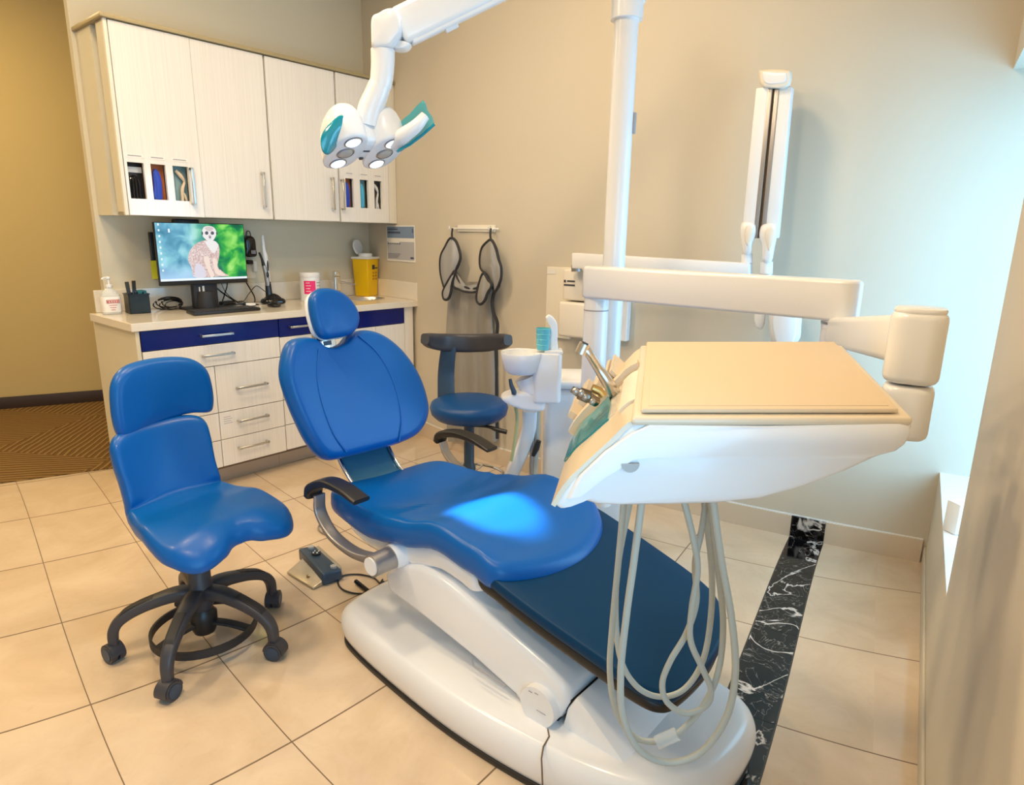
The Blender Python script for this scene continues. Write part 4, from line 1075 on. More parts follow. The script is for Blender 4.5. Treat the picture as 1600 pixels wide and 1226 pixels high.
# lifting link, hump and base
def prof(pts, w): return [(chw(*p, w).x, chw(*p, w).z) for p in pts]
XZ = Matrix(((1, 0, 0, 0), (0, 0, 1, 0), (0, 1, 0, 0), (0, 0, 0, 1)))
q = B(CHM @ XZ)
q.prism(prof([(598, 895), (625, 882), (655, 884), (700, 912), (780, 980), (850, 1040), (884, 1078), (885, 1102), (872, 1125), (845, 1137), (818, 1124), (806, 1090), (740, 1030), (660, 965), (606, 925)], -.275), -.275, .16, .022, 3)
q.obj('lifting_arm', M_white, chair)
c = chw(843, 1101, -.285)
q = B(CHM); q.tube([(c.x, -.297, c.z), (c.x, -.26, c.z)], .056, 40); q.obj('pivot_cap', M_white2, chair)
q = B(CHM); q.box(c.x - .028, c.x - .016, -.2985, -.2965, c.z + .036, c.z + .038); q.box(c.x - .008, c.x + .004, -.2985, -.2965, c.z + .040, c.z + .042); q.box(c.x + .0, c.x + .030, -.2985, -.2965, c.z - .008, c.z - .0065); q.obj('cap_marks', M_greyink, chair, smooth=0)
BASE = [(-.71, -.08), (-.70, -.24), (-.66, -.315), (-.56, -.345), (-.33, -.37), (-.05, -.385), (.22, -.37), (.45, -.325), (.58, -.25), (.645, -.12), (.655, .02), (.635, .13), (.57, .195), (.42, .215), (.1, .22), (-.3, .215), (-.58, .18), (-.68, .08)]
q = B(CHM)
q.pad([(u, v) for u, v in BASE], .12, .05, .0, back=.072, warp=lambda u, v, h: (u, v, .078 + h), rings=8, dense=8)
q.obj('base', M_white, chair, smooth=70)
q = B(CHM); q.pad([(u * .985, (v + .08) * .985 - .08) for u, v in BASE], .018, .004, 0, warp=lambda u, v, h: (u, v, .0095 + h), rings=2); q.obj('base_skirt', M_black, chair)
q = B(CHM @ XZ); q.prism(prof([(874, 1150), (886, 1106), (900, 1090), (915, 1108), (976, 1194), (990, 1225), (880, 1225)], -.262), -.262, .19, .008, 2); q.obj('base_hump', M_white, chair)
q = B(CHM @ XZ); q.prism(prof([(862, 1140), (884, 1110), (893, 1095), (885, 1082), (850, 1120)], -.255), -.255, .15, .0); q.obj('gap_shade_sheet', M_black, chair)  # black sheet standing in for the shade between arm and hump
q = B(CHM); P = [chw(*p, w_) for p, w_ in ()]; P = [CHI @ onz(856, 1139, .139), CHI @ onz(858, 1150, .139), CHI @ onz(849, 1166, .139), chw(846, 1185, -.372), chw(847, 1205, -.386), chw(848, 1235, -.387)]; q.tube(P, .0022, 6); q.obj('base_seam', M_gapdk, chair)
q = B(CHM); P = [chw(*p, -.300) for p in ((738, 1030), (742, 1040), (765, 1055), (790, 1072))]; q.tube(P, .003, 6, smooth=5); q.obj('cover_seam', M_greyink, chair)

# foot control
t = thing('foot_control', 'steel foot pedal with a dark button panel lying on the floor beside the chair', 'pedal', onz(495, 880))
A, Bq, Cq, D = onz(448, 893, .012), onz(489, 918, .012), onz(534, 884, .05), onz(497, 851, .05)
q = B(); q.hexa([V((p.x, p.y, .003)) for p in (A, Bq, Cq, D)] + [A, Bq, Cq, D], .003, 2); q.obj('pedal_plate', mat('worn_steel', (.56, .50, .40), .32, metal=.8, vary=.15, vscale=30), t)
E1 = (Cq - D); n_ = V((-E1.y, E1.x, 0)).normalized(); n_ = n_ if n_.y > 0 else -n_
q = B(); a, b_ = D - E1 * .04 + n_ * .012, Cq + E1 * .12 + n_ * .012
q.hexa([V((p.x, p.y, .003)) for p in (a, b_, b_ + n_ * .085, a + n_ * .075)] + [V((p.x, p.y, z)) for p, z in ((a, .050), (b_, .052), (b_ + n_ * .085, .060), (a + n_ * .075, .058))], .010, 3)
q.obj('button_panel', M_slate, t)
ey = E1.normalized()
for nm, u, v, r, m_ in (('round_button', .018, .04, .013, M_aprin), ('round_button', E1.length - .002, .035, .013, M_aprin), ('arrow_pad', .085, .045, .020, M_black)):
    p = D + ey * u + n_ * v; q = B(); q.tube([(p.x, p.y, .050), (p.x, p.y, .063)], r, 20); o_ = q.obj(nm, m_, t)
    if nm == 'arrow_pad':
        for k in range(4):
            d = ey * cos(k * pi / 2) + n_ * sin(k * pi / 2); q = B(); q.tube([p + d * .010 + V((0, 0, .0155)), p + d * .016 + V((0, 0, .0155))], [.004, .001], 6); q.obj('arrow_mark', M_paper, o_)
q = B(); c = onz(482, 900, .02)
for k in range(9):
    a = random.random() * 6.28; r = .012 * random.random(); p = c + V((cos(a) * r, sin(a) * r, 0)); q.tube([p, p + V((cos(a * 3) * .012, sin(a * 3) * .012, .001))], .0016, 5)
q.obj('brown_smudge', mat('brown_stain', (.25, .15, .05), .6), t)
q = B(); q.tube([onz(*p, .006) for p in ((513, 836), (505, 833), (498, 827), (499, 820), (506, 817))], .004, 8, smooth=6)
tag(q.obj('cable', M_bio if False else M_alu), 'short grey cable hook on the floor just beyond the foot pedal', 'cable')
q = B(); q.tube([onz(*p, .006) for p in ((598, 905), (585, 922), (560, 927), (536, 921), (528, 909), (537, 899), (560, 897), (583, 902), (594, 911), (600, 908))], .0035, 8, smooth=8)
tag(q.obj('cable', M_black), 'black cable lying in a loop on the floor next to the chair base', 'cable')
q = B(); a, b_ = onz(556, 908, .012), onz(577, 925, .012); q.tube([a, b_], .0095, 6); tag(q.obj('cable_plug', M_blackg), 'thick black plug on the floor inside the black cable loop', 'plug')

# ------------------------------------------------------------------ unit column, pole, delivery arm and instrument table
def ellip(q, c, rx, ry, z0, z1, bev=.01, rot=0.0, n=32):
    M = Matrix.Translation(c) @ Matrix.Rotation(rot, 4, 'Z'); T = q.M; q.M = T @ M
    q.prism(ellipse(0, 0, rx, ry, n), z0, z1, bev, 3); q.M = T
PD = 2.45
pole = at(965, 300, PD); pole.z = 0
t = thing('unit_pole', 'tall white round pole carrying the lamp arm and the instrument arm', 'pole', (pole.x, pole.y, 0))
q = B(); q.tube([(pole.x, pole.y, .35), (pole.x, pole.y, 2.13)], .041, 32); q.obj('pole_tube', M_white, t)
q = B(); q.tube([(pole.x, pole.y, 2.12), (pole.x, pole.y, 2.50)], .055, 32); q.sphere((pole.x, pole.y, 2.50), .055); q.obj('pole_collar', M_white, t)
q = B(); _a = V((pole.x, pole.y, 2.12)); q.tube([_a + V((0, 0, .02)), _a + V((0, 0, .10)) + RT * .035, _a + V((0, 0, .30)) + RT * .13], [.045, .04, .04], 24, smooth=4); q.obj('pole_branch', M_white, t)
q = B(); c = V((pole.x, pole.y, at(980, 193, PD).z)) + RT * .040 - FW * .008; q.box(c.x - .008, c.x + .008, c.y - .010, c.y + .010, c.z - .035, c.z + .035, .003); q.obj('slot_cover', M_greyink, t)
# exam lamp with its arm
LD = 2.25
j0 = at(608, 50, LD); j1 = V((pole.x, pole.y, 2.44))
lc = at(571, 240, LD)
t = thing('exam_lamp', 'white exam lamp with lit lenses and teal film on its handles, above the chair', 'lamp', lc)
jd = (j1 - j0).normalized(); side = jd.cross(V((0, 0, 1))).normalized(); upn = side.cross(jd)
def obeam(q, a, b_, sd, un, w0, w1, h0, h1, bev):
    q.hexa([a - sd * w0 / 2 - un * h0 / 2, b_ - sd * w1 / 2 - un * h1 / 2, b_ + sd * w1 / 2 - un * h1 / 2, a + sd * w0 / 2 - un * h0 / 2,
            a - sd * w0 / 2 + un * h0 / 2, b_ - sd * w1 / 2 + un * h1 / 2, b_ + sd * w1 / 2 + un * h1 / 2, a + sd * w0 / 2 + un * h0 / 2], bev, 3)
q = B(); obeam(q, j0 + jd * .03, j1, side, upn, .058, .062, .108, .11, .016); arm_ = q.obj('lamp_arm', M_white, t)
q = B(); c = at(705, 42, 2.30); q.tube([c - jd * .022, c + jd * .022], .011, 10); q.obj('cable_clip', M_white2, arm_)
q = B(); obeam(q, j0 + jd * .05 - upn * .052, j1 - upn * .054, side, upn, .040, .040, .024, .024, .007); q.obj('lower_rib', M_white2, arm_)
def discpad(pts, D, th, edge, crown, m, nm, smooth=70):
    q = B(); ppm = FPX / D
    q.pad(pts, th, edge * ppm, crown, warp=lambda u, v, h: at(u, v, D) - FW * h, dense=4, rings=5); return q.obj(nm, m, t, smooth=smooth)
discpad([(583, 32), (595, 24), (606, 18), (618, 17), (627, 26), (630, 42), (628, 58), (620, 70), (612, 78), (598, 80), (584, 79), (582, 60)], LD, .09, .012, .004, M_white, 'joint_housing')
discpad([(612, 66), (628, 66), (643, 70), (636, 79), (620, 80), (613, 76)], LD + .02, .06, .008, .0, M_white, 'joint_flange')
q = B(); q.tube([at(598, 78, LD), at(598, 100, LD), at(596, 125, LD), at(594, 134, LD)], [.038, .037, .036, .035], 28, smooth=4); q.obj('swivel_tube', M_white, t)
q = B(); q.tube([at(594, 131, LD), at(587, 150, LD), at(578, 172, LD), at(574, 196, LD)], [.035, .038, .040, .038], 28, smooth=4); q.obj('neck', M_white, t)
hx = (RT * .727 + V((0, 0, .076)) + FW * .68).normalized()
hy = (RT * -.57 + V((0, 0, -.446)) + FW * .70).normalized(); hy = (hy - hx * hy.dot(hx)).normalized()
aim = hx.cross(hy)
if aim.z > 0: aim = -aim
HM = Matrix(((hx.x, hy.x, -aim.x, lc.x), (hx.y, hy.y, -aim.y, lc.y), (hx.z, hy.z, -aim.z, lc.z), (0, 0, 0, 1)))
def lobe(cx_):
    q = B(HM); n = 36; rings = []
    for k in range(15):
        a = (k / 14) ** .9 * pi / 2
        if k < 3: z, f = (0, .002, .010)[k], (.93, .985, 1.0)[k]
        else: z = .010 + .118 * sin((k - 2) / 12 * pi / 2); f = max(.02, cos((k - 2) / 12 * pi / 2)) ** .55
        ring = []
        for i in range(n):
            x = 2 * pi * i / n; ex = .8
            u = math.copysign(abs(cos(x)) ** ex, cos(x)) * .062 * f; v_ = math.copysign(abs(sin(x)) ** ex, sin(x)) * .098 * f
            ring.append((cx_ + u + .0 * z, v_ - .25 * z, z))
        rings.append(ring)
    q.loft(rings); o = q.obj('lamp_lobe', M_white, t, smooth=75)
    for dy, m_, nm in ((.062, M_led, 'lit_lens'), (.0, M_ledoff, 'grey_lens'), (-.062, M_led, 'lit_lens')):
        q = B(HM @ Matrix.Translation((cx_, dy, 0))); q.lathe([(.001, -.0035), (.022, -.0035), (.025, -.001), (.025, .004), (.001, .004)], 28); q.obj(nm, m_, o)
        q = B(HM @ Matrix.Translation((cx_, dy, 0))); q.lathe([(.0255, .003), (.0255, -.003), (.030, -.001), (.030, .003), (.0255, .003)], 28, cap=False); q.obj('lens_ring', M_alu, o)
    return o
lobe(-.073); lobe(.073)
q = B(HM); q.box(-.05, .05, -.065, .055, .004, .10, .028, 5); q.obj('lamp_bridge', M_white, t, smooth=70)
q = B(HM); q.box(-.006, .006, .028, .038, -.001, .006, .001); q.box(-.018, .018, -.012, -.006, .002, .0045, .0); q.obj('sensor_mark', M_ink, t, smooth=0)
q = B(); q.tube([at(616, 224, LD + .03), at(630, 212, LD - .01), at(650, 197, LD - .02), at(664, 181, LD - .01)], [.024, .025, .021, .016], 18, smooth=5); hnd = q.obj('handle', M_white, t)
q = B()
pts = [(622, 196), (640, 178), (661, 156), (668, 172), (679, 194), (655, 215), (628, 236), (618, 234)]
q.pad(pts, .012, 4, .0, warp=lambda u, v, h: at(u, v, LD + .03) - FW * h, dense=2, rings=2); q.obj('film_sleeve', M_tealc, hnd, smooth=30)
q = B(); q.tube([at(p[0], p[1], LD) for p in ((622, 235), (640, 226), (660, 211), (679, 194))], .005, 6); q.obj('film_seam', M_teal, hnd)
q = B()
q.pad([(502, 218), (509, 202), (524, 186), (537, 179), (545, 188), (541, 200), (531, 215), (522, 232), (512, 242), (504, 236)], .035, 3, .01, warp=lambda u, v, h: at(u, v, LD - .150 + (u - 500) * .0012) - FW * h, dense=4, rings=4)
q.obj('film_covered_handle', M_teal, t, smooth=60)
# instrument arm
AD0, AD1, AD2 = 2.30, 1.75, 1.14
ND = .95
E2 = at(1010, 530, 1.36) - at(1000, 640, ND)
table = thing('instrument_table', 'large white instrument console with a cream tray mat on a swing arm, foreground right', 'instrument table', at(1130, 792, 1.1))
t = table
ca = at(934, 430, AD0); ca.z = 0
ZA0, ZA1 = at(945, 465, AD0).z, at(945, 416, AD0).z
q = B(); ellip(q, ca, .043, .043, at(930, 600, AD0).z - .02, ZA0 + .01, .003); q.obj('arm_post', M_white, t)
q = B(); ellip(q, ca, .0440, .0440, ZA0 - .045, ZA0 - .041, .0); q.obj('post_ring', M_greyink, t)
e1 = at(1318, 455, AD1); e1.z = 0
d1 = (e1 - ca).normalized(); s1 = V((d1.y, -d1.x, 0))
q = B()
ol = []
for k in range(13): a = pi / 2 + pi * k / 12; ol.append(ca + d1 * cos(a) * .052 + s1 * sin(a) * .052)
for k in range(13): a = -pi / 2 + pi * k / 12; ol.append(e1 + d1 * cos(a) * .046 + s1 * sin(a) * .046)
q.prism([(p.x, p.y) for p in ol], ZA0, ZA1, .010, 3); q.obj('first_section', M_white, t)
q = B(); ellip(q, e1, .044, .044, at(1320, 515, AD1).z, ZA0 + .004, .004); q.obj('elbow', M_white, t)
q = B(); ellip(q, e1, .0455, .0455, ZA0 - .010, ZA0 - .004, .0); q.obj('elbow_ring', M_alu, t)
e2 = at(1430, 540, AD2); BLK = Matrix.Rotation(atan2(e2.y, e2.x) - pi / 2, 4, 'Z'); zt2, zb2 = at(1428, 485, AD2).z, at(1428, 598, AD2).z
q = B()
e2c = V((e2.x, e2.y, 0)); d2 = (e2c - e1).normalized(); s2 = V((d2.y, -d2.x, 0)); za, zbm = at(1322, 497, AD1).z, at(1322, 540, AD1).z
a = e1 + d2 * .0; b_ = e2c - d2 * .02
z_a1, z_a0, z_b1, z_b0 = za, zbm, at(1385, 487, AD2 + .06).z, at(1385, 562, AD2 + .06).z
w = .034
q.hexa([V((p.x, p.y, z)) for p, z in ((a - s2 * w, z_a0), (b_ - s2 * w, z_b0), (b_ + s2 * w, z_b0), (a + s2 * w, z_a0), (a - s2 * w, z_a1), (b_ - s2 * w, z_b1), (b_ + s2 * w, z_b1), (a + s2 * w, z_a1))], .014, 3)
q.obj('second_section', M_white, t)
q = B(); q.M = Matrix.Translation(e1); q.lathe([(.001, zbm - .012), (.034, zbm - .012), (.043, zbm), (.043, za)], 28); q.obj('elbow', M_white, t)
q = B(Matrix.Translation(e2c) @ BLK)
q.prism(roundrect(-.044, .044, -.044, .044, .030, 6), zb2 + .002, zt2, .014, 4); q.obj('head_block', M_white, t)
q = B(Matrix.Translation(e2c) @ BLK)
q.prism(roundrect(-.040, .040, -.040, .040, .028, 6), zt2 - .004, zt2 + .006, .004, 2); q.obj('block_lid', M_white, t)
q = B(Matrix.Translation(e2c) @ BLK)
zl = at(1428, 681, AD2).z
q.prism(roundrect(-.041, .041, -.041, .041, .028, 6), zl, zb2 - .001, .012, 3); q.obj('head_base', M_white, t)

# instrument table
t = table
ring = [(1006, 653), (1090, 655), (1200, 656), (1320, 655), (1410, 651), (1426, 656), (1428, 670), (1418, 692), (1405, 703), (1368, 717), (1325, 737), (1260, 762), (1190, 782), (1120, 790), (1040, 792), (960, 792), (925, 789), (905, 783), (890, 790), (872, 797), (862, 790), (874, 771), (886, 753), (908, 731), (931, 710), (954, 689), (977, 666), (992, 657)]
R0 = [at(*p, ND) for p in ring]
Cn = sum(R0, V()) / len(R0)
def rg(sc, b_): return [Cn + (p - Cn) * 1.0 - ((p - Cn).normalized() * sc) + E2 * b_ for p in R0]
q = B(); q.loft([rg(.022, -.002), rg(.010, .004), rg(.003, .014), rg(0, .03)] + [rg(0, k / 8) for k in range(1, 8)] + [rg(0, .97), rg(.004, .985), rg(.014, 1.0)])
q.obj('console_body', M_white, t, smooth=50)
def sub(p, b_, up=0.0): return at(p[0], p[1], ND) + E2 * b_ + V((0, 0, up))
# slightly proud upper shell edge: the step along the near side
up = [(1012, 662), (1200, 664), (1405, 660), (1420, 664), (1422, 676), (1412, 693), (1398, 703), (1355, 714), (1180, 716), (1040, 712), (985, 716), (940, 745), (900, 775), (885, 778), (905, 742), (945, 704), (985, 676)]
R1 = [at(*p, ND) for p in up]; C1 = sum(R1, V()) / len(R1); nrm = -FW
q = B(); q.loft([[p for p in R1], [C1 + (p - C1) * .993 + nrm * .004 for p in R1], [C1 + (p - C1) * .97 + nrm * .006 for p in R1]]); q.obj('side_panel', M_white, t, smooth=50)
q = B(); c = at(984, 722, ND) - FW * .004; rr = at(998, 722, ND) - at(984, 722, ND)
pts = [c + rr * cos(-a) + V((0, 0, 1)) * sin(-a) * rr.length * 1.0 for a in [pi * k / 12 for k in range(13)]]
q.loft([[p - FW * .0045 for p in pts], [p + FW * .006 for p in pts]]); q.obj('half_round_badge', mat('grey_silicone', (.42, .43, .44), .5), t)
# top deck and mat
def deck(q, pn, pf, z_up, th, bev):
    "pn: near-left, near-right pixels at ND; pf fraction along E2"
    a, b_, c_, d_ = sub(pn[0], pf[0]), sub(pn[1], pf[0]), sub(pn[1], pf[1]), sub(pn[0], pf[1])
    q.hexa([V((p.x, p.y, p.z + z_up)) for p in (a, b_, c_, d_)] + [V((p.x, p.y, p.z + z_up + th)) for p in (a, b_, c_, d_)], bev, 3)
q = B(); deck(q, ((986, 664), (1424, 664)), (-.012, .99), .0, .0135, .006); q.obj('top_deck', M_traysh, t)  # same shell as the body; warm ceiling light put into the deck's cream
q = B(); deck(q, ((1000, 652), (1406, 652)), (.02, .975), .003, .0075, .0035); q.obj('tray_mat', M_tray, t)
q = B(); deck(q, ((1012, 652), (1394, 652)), (.05, .945), .0095, .0022, .0008); q.obj('mat_field', M_tray, t)
# sloping front with holders, film and instruments
SCV = cr([at(*p, ND) for p in ((862, 790), (886, 753), (931, 710), (954, 689), (977, 666), (994, 657))], 6)
def scv(s_):
    x = max(0, min(.9999, s_)) * (len(SCV) - 1); i = int(x); return SCV[i].lerp(SCV[i + 1], x - i)
def sl(s_, b_, o=0.0):
    T = (scv(s_ + .03) - scv(s_ - .03)); N = T.cross(E2).normalized()
    if N.dot(RT) > 0: N = -N
    return scv(s_) + E2 * b_ + N * o
def slab(q, s0, s1, b0, b1, o0, o1, n=10):
    "curved slab over the sloping front between s0..s1 and b0..b1 (b may be a function of s)"
    f0 = b0 if callable(b0) else (lambda s_: b0); f1 = b1 if callable(b1) else (lambda s_: b1)
    R = []
    for k in range(n + 1):
        s_ = s0 + (s1 - s0) * k / n; R.append([sl(s_, f0(s_), o0), sl(s_, f0(s_), o1), sl(s_, f1(s_), o1), sl(s_, f1(s_), o0)])
    q.loft(R)
q = B(); slab(q, .0, .99, .005, .995, -.006, .0015, 20); q.obj('front_frame', M_traysh, t, smooth=50)
def b0f(s_): return interp([(0, .36), (.15, .31), (.33, .27), (.50, .26)], s_)
def b1f(s_): return interp([(0, .56), (.15, .60), (.30, .57), (.42, .60), (.50, .44)], s_)
q = B(); slab(q, .02, .50, b0f, b1f, .0, .005, 16); q.obj('teal_film_panel', M_teal, t, smooth=60)
q = B(); slab(q, .50, .62, .27, .50, .001, .004); q.obj('clear_film_corner', M_clear, t)
q = B(); slab(q, .04, .98, .62, .68, .001, .016, 14); q.obj('holder_rail', M_traysh, t, smooth=50)
for k in range(5):
    s_ = .10 + .115 * k
    q = B(); slab(q, s_, s_ + .05, .70, .97, .002, .030, 3); q.obj('instrument_holder', M_traysh, t, smooth=40)
q = B(); slab(q, .70, .97, .20, .58, .001, .007); q.obj('front_shelf', M_cream, t, smooth=50)
HD = 1.17
tt = thing('dental_handpiece', 'shiny steel dental turbine handpiece resting on the front of the instrument table', 'handpiece', at(950, 605, HD))
q = B(); q.tube([at(962, 617, HD + .01), at(950, 598, HD), at(935, 575, HD), at(921, 553, HD - .01), at(912, 545, HD - .01)], [.012, .0115, .009, .0085, .0085], 18, smooth=5); q.obj('body', M_steel, tt)
q = B(); q.tube([at(914, 537, HD - .01), at(907, 552, HD - .01)], [.0105, .0115], 18); q.obj('head', M_steel, tt)
q = B(); q.tube([at(915, 535, HD - .01), at(914, 537, HD - .01)], .006, 14); q.obj('head_opening', M_ink, tt)
q = B(); q.tube([at(958, 612, HD + .01), at(975, 632, HD + .02)], [.0125, .0135], 16); q.obj('hose_sleeve', M_alu, tt)
tt = thing('dental_instrument', 'short dark metal instrument connector sticking out of the instrument table', 'instrument', at(915, 617, 1.10))
q = B(); q.tube([at(894, 608, 1.10), at(905, 614, 1.10)], [.006, .008], 12); q.tube([at(905, 614, 1.10), at(920, 620, 1.10)], [.011, .012], 12); q.tube([at(918, 619, 1.10), at(932, 628, 1.11)], [.009, .009], 12); q.obj('connector_body', M_gapdk if False else mat('dark_steel', (.22, .19, .15), .3, metal=1.0), tt)
for p in ((899, 611), (908, 614), (914, 620), (925, 627)):
    q = B(); q.sphere(at(*p, 1.092), .0065); q.obj('connector_ring', M_alu, tt)
q = B(); q.tube([at(925, 606, 1.12), at(937, 611, 1.12), at(942, 618, 1.12)], .008, 10); q.obj('holder_clip', mat('brass_plate', (.62, .42, .15), .35, metal=.9), tt)

# hoses hanging from the table
def hose(pts, D, r, lab, dd=(0, 0)):
    n = len(pts); P = [at(p[0], p[1], D + dd[0] + (dd[1] - dd[0]) * k / (n - 1) + .02 * sin(3 * k / n)) for k, p in enumerate(pts)]
    q = B(); q.tube(P, r, 12, smooth=8); return q.obj('instrument_hose', M_hose, table)
h1 = hose([(975, 780), (966, 880), (957, 975), (953, 1050), (963, 1110), (990, 1150), (1025, 1158), (1062, 1143), (1098, 1103), (1122, 1050), (1130, 975), (1122, 890), (1110, 782)], 1.08, .0060, 'grey hose with a clear connector sleeve at the bottom of its loop')
q = B(); q.tube([at(1026, 1160, 1.09), at(1058, 1146, 1.09)], .013, 16); q.obj('connector_sleeve', M_clear, h1)
hose([(1003, 780), (990, 880), (979, 960), (970, 1050), (974, 1120), (1000, 1172), (1046, 1191), (1096, 1174), (1135, 1120), (1149, 1050), (1143, 965), (1127, 875), (1114, 782)], 1.02, .0066, 'grey hose with the lowest and widest hanging loop')
hose([(1068, 780), (1083, 840), (1090, 890), (1081, 950), (1079, 1000), (1098, 1045), (1111, 1078), (1102, 1103), (1071, 1114), (1042, 1096), (1035, 1066), (1048, 1031), (1072, 990), (1088, 940), (1086, 880), (1096, 830), (1104, 780)], 1.06, .0060, 'grey hose twisted into a small teardrop loop on the right', (0, .04))
hose([(985, 780), (966, 880), (962, 960), (970, 1030), (995, 1072), (1030, 1088), (1068, 1077), (1097, 1035), (1110, 970), (1112, 890), (1100, 782)], 1.14, .0060, 'grey hose with the shallowest loop, behind the others')

# cuspidor unit on the far side of the chair
UD = 2.50
t = thing('cuspidor_unit', 'white cuspidor unit with a spittoon bowl, standing behind the chair', 'cuspidor', at(905, 600, UD) * 1.0)
def upt(px, py, D=UD): return at(px, py, D)
bx0, bx1 = upt(850, 640), upt(985, 640); dep = FW * .26
zt_ = upt(900, 600).z
def floorproj(p, z): return V((p.x, p.y, z))
q = B(); pp = [bx0, bx1, bx1 + dep, bx0 + dep]
q.hexa([floorproj(p + RT * .01, .02) for p in pp] + [floorproj(p, zt_ - .02) for p in pp], .03, 4); q.obj('unit_cabinet', M_white, t)
q = B(); pp = [bx0 - RT * .006 - FW * .01, bx1 - FW * .01, bx1 + dep, bx0 - RT * .006 + dep]
q.hexa([floorproj(p, zt_ - .022) for p in pp] + [floorproj(p, zt_ + .012) for p in pp], .014, 4); q.obj('unit_lid', M_white, t)
q = B(); a, b_ = upt(872, 590, 2.42), upt(872, 575, 2.42)
zz0, zz1 = upt(845, 618, 2.42).z, upt(845, 548, 2.42).z
tc0 = upt(856, 580, 2.42)
q = B(Matrix.Translation((tc0.x, tc0.y, 0)) @ Matrix.Rotation(atan2(RT.y, RT.x), 4, 'Z')); q.prism(roundrect(-.058, .05, -.05, .06, .02), zz0 - .02, zz1, .010, 3); q.box(-.018, .052, -.045, .03, zz1 - .005, zz1 + .008, .004); q.obj('bowl_tower', M_white, t)
# bowl
bc = upt(815, 560, 2.40)
q = B(Matrix.Translation(bc)); q.lathe([(.001, -.055), (.05, -.055), (.066, -.040), (.076, .0), (.080, .022), (.078, .026), (.073, .024), (.068, .0), (.052, -.028), (.001, -.036)], 36); q.obj('spittoon_bowl', M_white, t)
q = B(); c = upt(827, 595, 2.42); q.tube([upt(822, 588, 2.42), upt(832, 612, 2.42)], [.045, .042], 20); q.tube([upt(832, 606, 2.42), upt(860, 618, 2.45)], .035, 16); q.obj('bowl_neck', M_white, t)
# filler spout: white curved fin
q = B()
q.pad([(859, 548), (860, 520), (858, 505), (852, 496), (858, 491), (866, 497), (871, 508), (871, 530), (871, 548)], .024, 3, .0, warp=lambda u, v, h: at(u, v, 2.42) - FW * h, dense=4, rings=3); q.obj('filler_spout', M_white, t, smooth=60)
cu = upt(848, 548, 2.40)
tt = thing('plastic_cup', 'small aqua plastic cup on the cuspidor', 'cup', V((cu.x, cu.y, zz1 + .008)))
q = B(Matrix.Translation((cu.x, cu.y, zz1 + .008))); q.lathe([(.001, 0), (.021, 0), (.0235, .01), (.027, .078), (.0285, .080), (.0265, .081), (.022, .012), (.001, .006)], 28); q.obj('cup_body', M_cup, tt)
q = B(Matrix.Translation((cu.x, cu.y, zz1 + .008)));
for k in range(3): q.lathe([(.0238 + .0013 * k, .018 + k * .02), (.0256 + .0011 * k, .020 + k * .02), (.0240 + .0013 * k, .022 + k * .02)], 28, cap=False)
q.obj('cup_rib', M_cup, tt)
# instrument arm of the assistant: pale wing, hook, curved legs
q = B()
q.pad([(783, 620), (800, 613), (825, 610), (848, 618), (852, 636), (846, 642), (826, 641), (806, 636), (788, 628)], .10, 4, .0, warp=lambda u, v, h: at(u, v, 2.40) - FW * (h - .03), dense=4, rings=3); q.obj('holder_wing', M_white2, t, smooth=60)
q = B(); q.tube([at(797, 592, 2.38), at(799, 602, 2.38), at(803, 612, 2.38), at(802, 616, 2.38)], [.006, .008, .010, .008], 10, smooth=4); q.obj('suction_hook', M_slate, t)
q = B(); q.strip([at(828, 640, 2.48), at(826, 670, 2.50), at(815, 705, 2.52), at(798, 745, 2.55), at(785, 790, 2.58)], RT, .058, .05, 8, .5); q.obj('support_leg', M_white, t)
for k, pts in enumerate(([(805, 632), (808, 655), (804, 690), (799, 720)],)):
    q = B(); q.tube([at(*p, 2.44) for p in pts], .007, 8, smooth=6); q.obj('suction_hose', mat('olive_hose', (.42, .42, .20), .5), t)
for k, (x0, m_) in enumerate(((833, M_alu), (840, M_hose))):
    q = B(); q.tube([at(x0, 642, 2.5), at(x0 - 1, 690, 2.5), at(x0 - 3 - 3 * k, 760, 2.5)], .010, 10, smooth=5); q.obj('suction_hose', m_, t)
q = B(); q.tube([at(842, 688, 2.46), at(838, 700, 2.46), at(833, 712, 2.46)], [.010, .013, .008], 12); q.obj('valve_handle', M_black, t)
